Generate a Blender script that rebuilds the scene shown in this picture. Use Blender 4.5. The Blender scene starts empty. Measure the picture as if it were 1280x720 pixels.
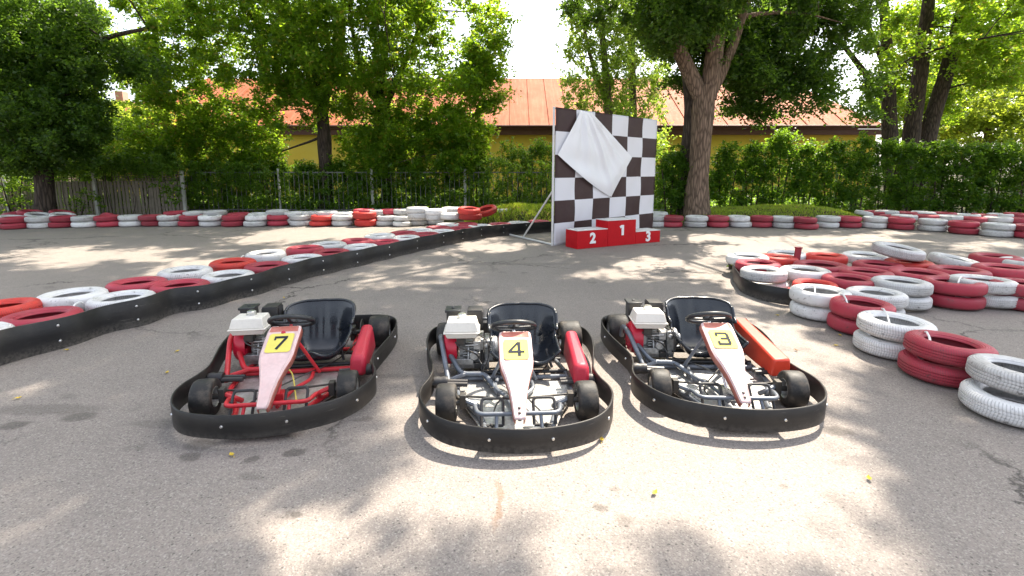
import bpy, math, random
import numpy as np
from mathutils import Vector, Matrix, Euler

random.seed(7)
RNG = np.random.default_rng(7)
scene = bpy.context.scene
COL = scene.collection
PI = math.pi

# ------------------------------------------------------------------ camera
F, CX, CY, HOR, H = 604.0, 640.0, 308.0, 213.0, 1.45
PITCH = math.atan((CY - HOR) / F)
CP, SP = math.cos(PITCH), math.sin(PITCH)

def at(px, py, z=0.0):
    """point at height z seen at photo pixel (px, py)"""
    u = (px - CX) / F; v = (py - CY) / F
    dy = CP - v * SP; dz = -SP - v * CP
    t = (z - H) / dz
    return Vector((u * t, dy * t, z))

def at_depth(px, py, Y):
    u = (px - CX) / F; v = (py - CY) / F
    t = Y / (CP - v * SP)
    return Vector((u * t, Y, H + (-SP - v * CP) * t))

def proj(p):
    dz = p[2] - H
    zc = p[1] * CP - dz * SP
    if zc < 0.05:
        return (1e6, 1e6)
    return (CX + F * p[0] / zc, CY + F * (-p[1] * SP - dz * CP) / zc)

cam_data = bpy.data.cameras.new('camera')
cam = bpy.data.objects.new('camera', cam_data)
COL.objects.link(cam)
cam.location = (0, 0, H)
cam.rotation_euler = (PI / 2 - PITCH, 0, 0)
cam_data.sensor_width = 36.0
cam_data.lens = F * 36.0 / 1280.0
cam_data.shift_y = -(360.0 - CY) / 1280.0
cam_data.clip_start = 0.05
cam_data.clip_end = 3000.0
scene.camera = cam

# ------------------------------------------------------------------ light
AZ = (0.625, 0.78)
EL = math.radians(56)
SUN = Vector((math.cos(EL) * AZ[0], math.cos(EL) * AZ[1], math.sin(EL))).normalized()
SHX, SHY = SUN.x / SUN.z, SUN.y / SUN.z

world = bpy.data.worlds.new('World')
scene.world = world
world.use_nodes = True
wn, wl = world.node_tree.nodes, world.node_tree.links
wn.clear()
sky = wn.new('ShaderNodeTexSky')
sky.sky_type = 'NISHITA'
sky.sun_disc = False
sky.sun_elevation = EL
sky.sun_rotation = math.atan2(SUN.x, SUN.y)
sky.air_density = 1.0
sky.dust_density = 3.0
sky.ozone_density = 1.0
hs = wn.new('ShaderNodeHueSaturation')
hs.inputs['Saturation'].default_value = 0.46
bg = wn.new('ShaderNodeBackground')
bg.inputs['Strength'].default_value = 0.15
wo = wn.new('ShaderNodeOutputWorld')
wl.new(sky.outputs[0], hs.inputs['Color']); wl.new(hs.outputs[0], bg.inputs[0]); wl.new(bg.outputs[0], wo.inputs[0])

sd = bpy.data.lights.new('sun', 'SUN')
sd.energy = 4.3
sd.angle = math.radians(0.55)
sd.color = (1.0, 0.90, 0.76)
so = bpy.data.objects.new('sun', sd)
COL.objects.link(so)
so.rotation_euler = SUN.to_track_quat('Z', 'Y').to_euler()
so.location = SUN * 60

scene.view_settings.view_transform = 'Standard'
scene.view_settings.look = 'None'
scene.view_settings.gamma = 1.0
scene.view_settings.use_curve_mapping = False
scene.view_settings.exposure = 1.66
scene.render.engine = 'CYCLES'
scene.cycles.max_bounces = 8
scene.cycles.diffuse_bounces = 4
scene.cycles.transmission_bounces = 5
scene.cycles.transparent_max_bounces = 6
scene.cycles.use_denoising = True
scene.cycles.sample_clamp_indirect = 6.0

# ------------------------------------------------------------------ materials
class NT:
    def __init__(s, name):
        s.m = bpy.data.materials.new(name); s.m.use_nodes = True
        s.n = s.m.node_tree.nodes; s.l = s.m.node_tree.links
        s.n.clear()
        s.out = s.n.new('ShaderNodeOutputMaterial')
    def node(s, t, **kw):
        x = s.n.new(t)
        for k, v in kw.items(): setattr(x, k, v)
        return x
    def link(s, a, b): s.l.new(a, b)
    def setv(s, sock, v):
        if hasattr(v, 'is_output') or isinstance(v, bpy.types.NodeSocket): s.l.new(v, sock)
        else: sock.default_value = v
    def math(s, op, a, b=0.0, c=0.0, clamp=False):
        x = s.n.new('ShaderNodeMath'); x.operation = op; x.use_clamp = clamp
        s.setv(x.inputs[0], a); s.setv(x.inputs[1], b); s.setv(x.inputs[2], c)
        return x.outputs[0]
    def coord(s, which='Object'):
        return s.n.new('ShaderNodeTexCoord').outputs[which]
    def noise(s, vec, scale, detail=4, rough=0.55, out=0):
        x = s.n.new('ShaderNodeTexNoise')
        x.inputs['Scale'].default_value = scale; x.inputs['Detail'].default_value = detail
        x.inputs['Roughness'].default_value = rough
        s.l.new(vec, x.inputs['Vector'])
        return x.outputs[out]
    def voro(s, vec, scale, feature='F1', out='Distance', rnd=1.0):
        x = s.n.new('ShaderNodeTexVoronoi'); x.feature = feature
        x.inputs['Scale'].default_value = scale; x.inputs['Randomness'].default_value = rnd
        s.l.new(vec, x.inputs['Vector'])
        return x.outputs[out]
    def ramp(s, fac, stops):
        x = s.n.new('ShaderNodeValToRGB')
        el = x.color_ramp.elements
        while len(el) < len(stops): el.new(0.5)
        for e, (p, c) in zip(el, stops):
            e.position = p
            e.color = (c, c, c, 1) if isinstance(c, (int, float)) else (*c, 1)
        s.l.new(fac, x.inputs[0])
        return x.outputs[0]
    def mix(s, fac, a, b, mode='MIX'):
        x = s.n.new('ShaderNodeMix'); x.data_type = 'RGBA'; x.blend_type = mode
        s.setv(x.inputs[0], fac)
        for sock, v in ((x.inputs[6], a), (x.inputs[7], b)):
            if isinstance(v, tuple): sock.default_value = (*v, 1)
            elif isinstance(v, (int, float)): sock.default_value = (v, v, v, 1)
            else: s.l.new(v, sock)
        return x.outputs[2]
    def bump(s, h, strength=0.3, dist=0.01):
        x = s.n.new('ShaderNodeBump')
        x.inputs['Strength'].default_value = strength; x.inputs['Distance'].default_value = dist
        s.l.new(h, x.inputs['Height'])
        return x.outputs[0]
    def bsdf(s, color, rough=0.5, metal=0.0, spec=0.5, normal=None, coat=0.0, **kw):
        x = s.n.new('ShaderNodeBsdfPrincipled')
        if isinstance(color, tuple): x.inputs['Base Color'].default_value = (*color, 1)
        else: s.l.new(color, x.inputs['Base Color'])
        s.setv(x.inputs['Roughness'], rough); s.setv(x.inputs['Metallic'], metal)
        x.inputs['Specular IOR Level'].default_value = spec
        x.inputs['Coat Weight'].default_value = coat
        if normal is not None: s.l.new(normal, x.inputs['Normal'])
        for k, v in kw.items(): s.setv(x.inputs[k], v)
        return x.outputs[0]
    def done(s, sh):
        s.l.new(sh, s.out.inputs[0]); return s.m

def scraped(name, col, scrape, rough=0.46):
    t = NT(name); c = t.coord()
    mp = t.node('ShaderNodeMapping'); mp.inputs['Scale'].default_value = (2.2, 2.2, 26); t.link(c, mp.inputs[0])
    st = t.noise(mp.outputs[0], 2.4, 6, 0.75)
    bl = t.noise(c, 3.0, 5, 0.65); fi = t.noise(c, 45, 3)
    base = t.mix(t.math('MULTIPLY', t.ramp(bl, [(0.42, 0), (0.7, 1)]), 0.65), col, scrape)
    k = t.math('MULTIPLY', t.ramp(st, [(0.60, 0), (0.68, 1)]), t.ramp(bl, [(0.4, 0.15), (0.6, 0.8)]))
    base = t.mix(k, base, tuple(x * 2.6 for x in scrape))
    sp = t.node('ShaderNodeSeparateXYZ'); t.link(c, sp.inputs[0])
    low = t.math('MULTIPLY', t.ramp(sp.outputs[2], [(0.0, 1), (0.09, 0)]), t.ramp(fi, [(0.35, 0.1), (0.6, 0.7)]))
    base = t.mix(low, base, (0.14, 0.125, 0.11))
    return t.done(t.bsdf(base, t.math('MULTIPLY_ADD', bl, 0.3, rough - .15), 0, 0.35, t.bump(t.math('ADD', st, t.math('MULTIPLY', fi, .3)), 0.25, 0.004)))

def worn(name, col, dirt=(0.12, 0.10, 0.08), rough=0.45, metal=0.0, amount=0.5, scale=9.0, spec=0.5, bump=0.15, coat=0.0):
    t = NT(name); c = t.coord()
    a = t.noise(c, scale, 6, 0.65)
    b = t.noise(c, scale * 7, 3)
    fac = t.math('MULTIPLY', t.ramp(a, [(0.45, 0.0), (0.72, 1.0)]), amount)
    base = t.mix(fac, col, dirt)
    dk = tuple(v * 0.72 for v in col)
    base = t.mix(t.math('MULTIPLY', t.ramp(b, [(0.4, 0), (0.7, 1)]), 0.35 * min(1, amount * 2)), base, dk)
    r = t.math('MULTIPLY_ADD', a, 0.35, rough - 0.15)
    return t.done(t.bsdf(base, r, metal, spec, t.bump(b, bump, 0.004), coat))

def asphalt_material():
    t = NT('asphalt'); c = t.coord()
    big = t.noise(c, 0.55, 5, 0.6)
    mid = t.noise(c, 3.2, 5, 0.65)
    fine = t.noise(c, 55, 3, 0.7)
    base = t.mix(t.ramp(big, [(0.3, 0), (0.7, 1)]), (0.232, 0.202, 0.182), (0.30, 0.258, 0.228))
    base = t.mix(t.math('MULTIPLY', t.ramp(mid, [(0.35, 0), (0.7, 1)]), 0.55), base, (0.212, 0.185, 0.168))
    cell = t.voro(c, 170, 'F1', 'Color')
    sep = t.node('ShaderNodeSeparateColor'); t.link(cell, sep.inputs[0])
    g = sep.outputs[0]
    base = t.mix(t.math('MULTIPLY', t.ramp(g, [(0.0, 1), (0.3, 0)]), 0.6), base, (0.10, 0.092, 0.083))
    base = t.mix(t.math('MULTIPLY', t.ramp(g, [(0.72, 0), (1.0, 1)]), 0.55), base, (0.42, 0.385, 0.34))
    # scattered larger dark and pale aggregate stones
    cell2 = t.voro(c, 62, 'F1', 'Color'); d2 = t.voro(c, 62)
    sp2 = t.node('ShaderNodeSeparateColor'); t.link(cell2, sp2.inputs[0])
    stone = t.math('MULTIPLY', t.math('GREATER_THAN', sp2.outputs[1], 0.86), t.math('LESS_THAN', d2, 0.30))
    base = t.mix(t.math('MULTIPLY', stone, 0.75), base, (0.065, 0.06, 0.056))
    stone3 = t.math('MULTIPLY', t.math('GREATER_THAN', sp2.outputs[2], 0.9), t.math('LESS_THAN', d2, 0.25))
    base = t.mix(t.math('MULTIPLY', stone3, 0.6), base, (0.42, 0.39, 0.35))
    base = t.mix(t.math('MULTIPLY', t.ramp(fine, [(0.4, 0), (0.65, 1)]), 0.35), base, (0.175, 0.16, 0.142))
    # cracks: warped cell borders, broken up
    wv = t.node('ShaderNodeVectorMath', operation='MULTIPLY_ADD')
    t.link(t.noise(c, 1.7, 6, 0.7, 1), wv.inputs[0]); wv.inputs[1].default_value = (0.9, 0.9, 0.9); t.link(c, wv.inputs[2])
    e = t.voro(wv.outputs[0], 0.38, 'DISTANCE_TO_EDGE')
    crack = t.math('MULTIPLY', t.ramp(e, [(0.0, 1), (0.011, 0)]), t.ramp(t.noise(c, 0.45, 2), [(0.44, 0), (0.54, 1)]))
    base = t.mix(t.math('MULTIPLY', crack, 0.85), base, (0.03, 0.027, 0.024))
    # oil stains, wet spots and darker ground under each kart, each with its own place
    warp = t.node('ShaderNodeVectorMath', operation='MULTIPLY_ADD')
    t.link(t.noise(c, 9, 4, 0.6, 1), warp.inputs[0]); warp.inputs[1].default_value = (0.1, 0.1, 0); 
    t.link(c, warp.inputs[2])
    dark = None
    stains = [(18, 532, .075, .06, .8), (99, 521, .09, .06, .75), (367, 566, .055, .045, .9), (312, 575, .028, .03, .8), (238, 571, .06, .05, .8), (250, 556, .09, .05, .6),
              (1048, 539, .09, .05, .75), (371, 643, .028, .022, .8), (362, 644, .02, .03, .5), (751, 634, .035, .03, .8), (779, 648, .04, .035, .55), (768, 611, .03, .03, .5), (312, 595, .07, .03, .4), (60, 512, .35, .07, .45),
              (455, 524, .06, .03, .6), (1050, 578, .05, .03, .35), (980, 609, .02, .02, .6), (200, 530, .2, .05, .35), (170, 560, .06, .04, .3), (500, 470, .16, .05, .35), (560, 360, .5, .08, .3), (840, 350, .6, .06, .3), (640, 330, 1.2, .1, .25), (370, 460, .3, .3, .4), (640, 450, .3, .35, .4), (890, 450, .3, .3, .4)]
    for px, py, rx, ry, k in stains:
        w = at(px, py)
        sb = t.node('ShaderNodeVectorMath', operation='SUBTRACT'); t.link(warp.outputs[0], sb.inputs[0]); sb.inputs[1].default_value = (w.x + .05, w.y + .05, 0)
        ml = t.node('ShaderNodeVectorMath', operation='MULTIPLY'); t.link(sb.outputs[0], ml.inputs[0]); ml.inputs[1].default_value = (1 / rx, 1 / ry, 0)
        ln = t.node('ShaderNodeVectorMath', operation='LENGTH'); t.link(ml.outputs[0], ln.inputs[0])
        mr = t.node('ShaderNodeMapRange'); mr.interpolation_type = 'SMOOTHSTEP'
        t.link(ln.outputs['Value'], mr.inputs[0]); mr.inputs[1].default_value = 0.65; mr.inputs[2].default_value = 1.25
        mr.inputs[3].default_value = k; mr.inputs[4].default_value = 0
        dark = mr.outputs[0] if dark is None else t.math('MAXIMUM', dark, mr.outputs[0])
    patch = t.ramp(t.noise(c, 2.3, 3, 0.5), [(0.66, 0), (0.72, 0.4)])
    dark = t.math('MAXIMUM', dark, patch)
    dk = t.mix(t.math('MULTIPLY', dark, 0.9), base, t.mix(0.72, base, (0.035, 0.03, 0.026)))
    # rusty runs
    w = at(622, 628)
    sb = t.node('ShaderNodeVectorMath', operation='SUBTRACT'); t.link(warp.outputs[0], sb.inputs[0]); sb.inputs[1].default_value = (w.x + .05, w.y + .05, 0)
    ml = t.node('ShaderNodeVectorMath', operation='MULTIPLY'); t.link(sb.outputs[0], ml.inputs[0]); ml.inputs[1].default_value = (1 / .02, 1 / .2, 0)
    ln = t.node('ShaderNodeVectorMath', operation='LENGTH'); t.link(ml.outputs[0], ln.inputs[0])
    dk = t.mix(t.ramp(ln.outputs['Value'], [(0.5, 0.5), (1.0, 0)]), dk, (0.17, 0.09, 0.045))
    hgt = t.math('ADD', t.math('MULTIPLY', t.voro(c, 120), 0.6), fine)
    hgt = t.math('SUBTRACT', hgt, t.math('MULTIPLY', crack, 1.5))
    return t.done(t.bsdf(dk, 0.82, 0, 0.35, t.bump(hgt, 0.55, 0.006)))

def soil_material():
    t = NT('soil'); c = t.coord()
    n = t.noise(c, 1.4, 6, 0.65); f = t.noise(c, 30, 3)
    b = t.mix(t.ramp(n, [(0.4, 0), (0.6, 1)]), (0.06, 0.045, 0.028), (0.035, 0.05, 0.016))
    b = t.mix(t.math('MULTIPLY', f, 0.5), b, (0.08, 0.06, 0.035))
    return t.done(t.bsdf(b, 0.95, 0, 0.2, t.bump(f, 0.6, 0.02)))

def leaf_material(name, dark, light, trans, tmix=0.5, autumn=None):
    t = NT(name)
    g = t.node('ShaderNodeNewGeometry')
    r = g.outputs['Random Per Island']
    col = t.ramp(r, [(0.0, dark), (0.55, tuple((a + b) / 2 for a, b in zip(dark, light))), (1.0, light)])
    tr = t.mix(t.math('MULTIPLY', r, 0.6), trans, tuple(min(1, v * 1.35) for v in trans))
    if autumn:
        sel = t.math('GREATER_THAN', t.math('FRACT', t.math('MULTIPLY', r, 37.3)), 0.93)
        col = t.mix(sel, col, autumn); tr = t.mix(sel, tr, tuple(v * 2.2 for v in autumn))
    a = t.bsdf(col, 0.42, 0, 0.45)
    b = t.node('ShaderNodeBsdfTranslucent'); t.link(tr, b.inputs['Color'])
    m = t.node('ShaderNodeMixShader'); m.inputs[0].default_value = tmix
    t.link(a, m.inputs[1]); t.link(b.outputs[0], m.inputs[2])
    return t.done(m.outputs[0])

def bark_material(name, a, b):
    t = NT(name); c = t.coord()
    mp = t.node('ShaderNodeMapping'); mp.inputs['Scale'].default_value = (1, 1, 0.16); t.link(c, mp.inputs[0])
    v = t.voro(mp.outputs[0], 15, 'DISTANCE_TO_EDGE')
    n = t.noise(mp.outputs[0], 16, 6, 0.7)
    w = t.noise(c, 1.5, 3)
    col = t.mix(t.ramp(t.math('ADD', t.math('MULTIPLY', v, 1.2), t.math('MULTIPLY', n, 0.4)), [(0.15, 0), (0.55, 1)]), a, b)
    col = t.mix(t.math('MULTIPLY', w, 0.4), col, tuple(x * 0.8 for x in a))
    hh = t.math('ADD', v, t.math('MULTIPLY', n, 0.7))
    return t.done(t.bsdf(col, 0.9, 0, 0.25, t.bump(hh, 1.0, 0.05)))

def tyre_paint(name, col, worn_col, tread):
    """old rubber under flaking paint; tread blocks cut as bump on the running surface"""
    t = NT(name); c = t.coord()
    oi = t.node('ShaderNodeObjectInfo')
    sh = t.node('ShaderNodeVectorMath', operation='ADD'); t.link(c, sh.inputs[0])
    cb = t.node('ShaderNodeCombineXYZ'); rr = t.math('MULTIPLY', oi.outputs['Random'], 40.0)
    t.link(rr, cb.inputs[0]); t.link(rr, cb.inputs[1]); t.link(cb.outputs[0], sh.inputs[1])
    v = sh.outputs[0]
    n1 = t.noise(v, 5.0, 6, 0.7); n2 = t.noise(v, 34, 4, 0.6)
    sp = t.node('ShaderNodeSeparateXYZ'); t.link(c, sp.inputs[0])
    ang = t.math('ARCTAN2', sp.outputs[1], sp.outputs[0])
    rad = t.math('SQRT', t.math('ADD', t.math('POWER', sp.outputs[0], 2), t.math('POWER', sp.outputs[1], 2)))
    tint = t.math('MULTIPLY_ADD', oi.outputs['Random'], 0.32, 0.8)
    hv = t.node('ShaderNodeHueSaturation'); hv.inputs['Color'].default_value = (*col, 1); t.link(tint, hv.inputs['Value'])
    base = hv.outputs[0]
    base = t.mix(t.math('MULTIPLY', t.ramp(n1, [(0.46, 0), (0.75, 1)]), 0.6), base, worn_col)
    # dirt collecting low on the wall and in the tread
    low = t.math('MULTIPLY', t.ramp(sp.outputs[2], [(0.0, 1), (0.07, 0)]), t.ramp(n2, [(0.3, 0.2), (0.65, 0.8)]))
    base = t.mix(low, base, tuple(x * 0.4 + 0.02 for x in worn_col))
    chips = t.math('MULTIPLY', t.ramp(n2, [(0.60, 0), (0.65, 1)]), t.ramp(n1, [(0.42, 0), (0.6, 1)]))
    base = t.mix(t.math('MULTIPLY', chips, 0.7), base, (0.06, 0.055, 0.05))
    n3 = t.noise(v, 2.2, 5, 0.7)
    base = t.mix(t.math('MULTIPLY', t.ramp(n3, [(0.55, 0), (0.72, 1)]), 0.5), base, tuple(x * 0.45 + 0.02 for x in worn_col))
    dl = t.math('SUBTRACT', 0.0, 0.0)
    tz = t.math('MULTIPLY', t.math('ABSOLUTE', t.math('SUBTRACT', sp.outputs[2], 0.0875)), 60.0)
    if tread == 'block':
        s = t.math('SINE', t.math('ADD', t.math('MULTIPLY', ang, 96.0), tz))
    elif tread == 'zig':
        s = t.math('SINE', t.math('ADD', t.math('MULTIPLY', ang, 120.0), t.math('MULTIPLY', tz, 1.3)))
    else:
        s = t.math('MULTIPLY', t.math('SINE', t.math('MULTIPLY', ang, 40.0)), 0.35)
    cut = t.math('LESS_THAN', s, -0.55)
    mask = t.math('GREATER_THAN', rad, 0.272)
    groove = t.math('MULTIPLY', cut, mask)
    ring = t.math('SINE', t.math('MULTIPLY', rad, 420.0))
    ringm = t.math('MULTIPLY', ring, t.math('MULTIPLY', t.math('LESS_THAN', rad, 0.27), 0.22))
    base = t.mix(t.math('MULTIPLY', groove, 0.33), base, tuple(x * 0.35 + 0.02 for x in worn_col))
    hh = t.math('ADD', t.math('SUBTRACT', t.math('MULTIPLY', n2, 0.3), groove), ringm)
    inner = t.math('LESS_THAN', rad, 0.19)
    return t.done(t.bsdf(base, t.math('MULTIPLY_ADD', n1, 0.3, 0.38), 0, 0.4, t.bump(hh, 0.7, 0.008)))

M = {}
M['asphalt'] = asphalt_material()
M['soil'] = soil_material()
M['rubber'] = worn('black_rubber', (0.018, 0.018, 0.019), (0.075, 0.068, 0.06), 0.5, amount=0.55, scale=4)
M['belt'] = scraped('belt_rubber', (0.011, 0.011, 0.012), (0.042, 0.038, 0.034))
M['bumper'] = scraped('bumper_rubber', (0.012, 0.0115, 0.0115), (0.042, 0.036, 0.031), 0.44)
M['slick'] = worn('slick_rubber', (0.013, 0.0125, 0.012), (0.16, 0.13, 0.10), 0.62, amount=0.7, scale=12)
M['seat'] = worn('seat_plastic', (0.008, 0.011, 0.017), (0.022, 0.024, 0.028), 0.26, amount=0.35, scale=6, bump=0.05, coat=0.3)  # blue in the base colour stands in for reflected sky
M['red_paint'] = worn('red_frame_paint', (0.58, 0.018, 0.03), (0.22, 0.05, 0.035), 0.4, amount=0.4, scale=14)
M['grey_paint'] = worn('grey_frame_paint', (0.16, 0.18, 0.21), (0.10, 0.075, 0.06), 0.4, metal=0.35, amount=0.55, scale=14)
M['black_paint'] = worn('black_frame_paint', (0.022, 0.022, 0.024), (0.09, 0.07, 0.055), 0.45, amount=0.5, scale=14)
M['guard_red'] = worn('red_guard_plastic', (0.50, 0.018, 0.045), (0.33, 0.03, 0.035), 0.45, amount=0.4, scale=8)
M['guard_orange'] = worn('orange_red_guard_plastic', (0.62, 0.045, 0.018), (0.40, 0.03, 0.015), 0.4, amount=0.35, scale=8)
M['pink'] = worn('faded_fairing', (0.72, 0.54, 0.52), (0.58, 0.34, 0.32), 0.55, amount=0.45, scale=7, bump=0.05, spec=0.25)
M['faded_red'] = worn('faded_red_fairing', (0.48, 0.14, 0.10), (0.60, 0.32, 0.28), 0.45, amount=0.5, scale=11)
M['yellow'] = worn('yellow_sticker', (0.76, 0.66, 0.14), (0.64, 0.54, 0.18), 0.6, amount=0.3, scale=11, bump=0.0, spec=0.15)
M['digit'] = worn('dark_digit', (0.03, 0.035, 0.045), (0.07, 0.07, 0.08), 0.7, amount=0.3, bump=0.0, spec=0.1)
M['tank'] = worn('cream_tank', (0.78, 0.74, 0.66), (0.55, 0.50, 0.42), 0.38, amount=0.3, scale=9, bump=0.03)
M['engine_red'] = worn('engine_red', (0.56, 0.012, 0.04), (0.2, 0.03, 0.03), 0.3, amount=0.3, scale=18)
M['alu'] = worn('cast_aluminium', (0.52, 0.52, 0.51), (0.12, 0.10, 0.09), 0.38, metal=0.8, amount=0.75, scale=22)
M['dark_metal'] = worn('oily_metal', (0.07, 0.068, 0.065), (0.13, 0.10, 0.07), 0.45, metal=0.5, amount=0.6, scale=20)
M['chrome'] = worn('bright_steel', (0.65, 0.65, 0.64), (0.25, 0.22, 0.18), 0.25, metal=0.95, amount=0.35, scale=20)
M['black_plastic'] = worn('black_plastic', (0.022, 0.024, 0.027), (0.06, 0.06, 0.062), 0.38, amount=0.4, scale=15)
M['steel_tube'] = worn('white_tube', (0.68, 0.67, 0.65), (0.45, 0.40, 0.35), 0.4, amount=0.4)
M['podium_red'] = worn('podium_red', (0.50, 0.004, 0.010), (0.34, 0.008, 0.012), 0.55, amount=0.45, scale=5, spec=0.2)
M['stub_red'] = worn('faded_stub_red', (0.30, 0.02, 0.035), (0.16, 0.04, 0.04), 0.6, amount=0.6, scale=12)
M['podium_white'] = worn('podium_top', (0.75, 0.74, 0.73), (0.52, 0.47, 0.42), 0.5, amount=0.45, scale=6)
M['white_letter'] = worn('white_letter', (0.82, 0.82, 0.81), (0.7, 0.65, 0.6), 0.5, amount=0.2, bump=0)
M['zip'] = worn('white_plastic_strap', (0.8, 0.8, 0.8), (0.6, 0.58, 0.55), 0.4, amount=0.2)
M['bark'] = bark_material('bark_brown', (0.075, 0.052, 0.038), (0.34, 0.235, 0.17))
M['bark_dark'] = bark_material('bark_dark', (0.028, 0.022, 0.018), (0.12, 0.09, 0.07))
M['bark_pale'] = bark_material('bark_pale', (0.09, 0.07, 0.05), (0.28, 0.22, 0.17))
M['leaf_maple'] = leaf_material('leaf_maple', (0.020, 0.060, 0.006), (0.085, 0.165, 0.018), (0.40, 0.60, 0.03), 0.54, (0.25, 0.24, 0.03))
M['leaf_dark'] = leaf_material('leaf_dark', (0.012, 0.036, 0.008), (0.045, 0.09, 0.02), (0.22, 0.38, 0.03), 0.48)
M['leaf_poplar'] = leaf_material('leaf_poplar', (0.05, 0.11, 0.02), (0.13, 0.21, 0.05), (0.42, 0.58, 0.06), 0.55)
M['leaf_bright'] = leaf_material('leaf_bright', (0.06, 0.12, 0.015), (0.15, 0.22, 0.03), (0.48, 0.58, 0.05), 0.55)
M['leaf_hedge'] = leaf_material('leaf_hedge', (0.014, 0.046, 0.007), (0.07, 0.14, 0.022), (0.30, 0.50, 0.03), 0.5)
M['leaf_ivy'] = leaf_material('leaf_ivy', (0.035, 0.09, 0.012), (0.09, 0.17, 0.025), (0.30, 0.46, 0.03), 0.5)
M['grass'] = leaf_material('grass', (0.10, 0.20, 0.02), (0.26, 0.36, 0.04), (0.55, 0.66, 0.05), 0.45, (0.30, 0.24, 0.08))
M['leaf_fallen'] = worn('fallen_leaf', (0.62, 0.45, 0.04), (0.40, 0.24, 0.05), 0.6, amount=0.5, scale=40)
M['leaf_brown'] = worn('brown_leaf', (0.30, 0.17, 0.06), (0.16, 0.09, 0.04), 0.7, amount=0.5, scale=40)

TYRE_PAINT = {}
for tr in ('block', 'zig', 'bald'):
    TYRE_PAINT['white', tr] = tyre_paint('white_tyre_paint_' + tr, (0.70, 0.69, 0.68), (0.42, 0.39, 0.36), tr)
    TYRE_PAINT['red', tr] = tyre_paint('red_tyre_paint_' + tr, (0.42, 0.036, 0.062), (0.30, 0.085, 0.09), tr)
    TYRE_PAINT['bright red', tr] = tyre_paint('bright_red_tyre_paint_' + tr, (0.58, 0.04, 0.03), (0.36, 0.05, 0.04), tr)

def floor_plate_material():
    t = NT('chequer_plate'); c = t.coord()
    mp = t.node('ShaderNodeMapping'); mp.inputs['Rotation'].default_value = (0, 0, PI / 4); mp.inputs['Scale'].default_value = (55, 55, 1)
    t.link(c, mp.inputs[0])
    ch = t.node('ShaderNodeTexBrick'); ch.inputs['Scale'].default_value = 1.0; ch.inputs['Mortar Size'].default_value = 0.12
    t.link(mp.outputs[0], ch.inputs['Vector'])
    n = t.noise(c, 9, 6, 0.7)
    col = t.mix(t.ramp(n, [(0.38, 0), (0.62, 1)]), (0.62, 0.62, 0.61), (0.20, 0.18, 0.16))
    col = t.mix(t.math('MULTIPLY', ch.outputs['Fac'], 0.35), col, (0.75, 0.75, 0.74))
    return t.done(t.bsdf(col, t.math('MULTIPLY_ADD', n, 0.4, 0.2), 0.75, 0.5, t.bump(ch.outputs['Fac'], 0.5, 0.003)))
M['plate'] = floor_plate_material()

def wall_material():
    t = NT('yellow_render'); c = t.coord()
    n = t.noise(c, 0.8, 5, 0.6); f = t.noise(c, 25, 3)
    col = t.mix(t.ramp(n, [(0.35, 0), (0.7, 1)]), (0.72, 0.50, 0.055), (0.74, 0.54, 0.10))
    col = t.mix(t.math('MULTIPLY', f, 0.25), col, (0.40, 0.31, 0.13))
    return t.done(t.bsdf(col, 0.85, 0, 0.3, t.bump(f, 0.3, 0.01)))
M['wall'] = wall_material()

def roof_material():
    t = NT('rusty_sheet_roof'); c = t.coord()
    n = t.noise(c, 0.7, 6, 0.65); f = t.noise(c, 9, 4, 0.6)
    sp = t.node('ShaderNodeSeparateXYZ'); t.link(c, sp.inputs[0])
    st = t.node('ShaderNodeCombineXYZ'); t.link(t.math('MULTIPLY', sp.outputs[0], 7.0), st.inputs[0]); t.link(t.math('MULTIPLY', sp.outputs[1], 0.6), st.inputs[1])
    streak = t.noise(st.outputs[0], 1.0, 4, 0.6)
    col = t.mix(t.ramp(n, [(0.35, 0), (0.65, 1)]), (0.30, 0.07, 0.024), (0.36, 0.11, 0.048))
    col = t.mix(t.math('MULTIPLY', t.ramp(streak, [(0.45, 0), (0.7, 1)]), 0.5), col, (0.40, 0.19, 0.105))
    col = t.mix(t.math('MULTIPLY', t.ramp(f, [(0.5, 0), (0.75, 1)]), 0.4), col, (0.28, 0.10, 0.06))
    return t.done(t.bsdf(col, t.math('MULTIPLY_ADD', f, 0.3, 0.6), 0.0, 0.2, t.bump(f, 0.2, 0.01)))
M['roof'] = roof_material()
M['fascia'] = worn('brown_fascia', (0.09, 0.028, 0.02), (0.16, 0.07, 0.05), 0.6, amount=0.4, scale=3)
M['brick_far'] = worn('pink_render', (0.48, 0.27, 0.20), (0.38, 0.22, 0.17), 0.8, amount=0.4, scale=1)
M['fence_wood'] = worn('grey_board', (0.20, 0.17, 0.13), (0.09, 0.075, 0.055), 0.8, amount=0.7, scale=6)
M['fence_metal'] = worn('grey_fence_paint', (0.17, 0.18, 0.165), (0.10, 0.075, 0.055), 0.55, amount=0.6, scale=8)
M['post'] = worn('pale_post', (0.42, 0.42, 0.38), (0.2, 0.17, 0.13), 0.6, amount=0.5, scale=6)
M['glass_dark'] = worn('dark_pane', (0.03, 0.035, 0.04), (0.05, 0.05, 0.05), 0.15, amount=0.2)

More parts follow.
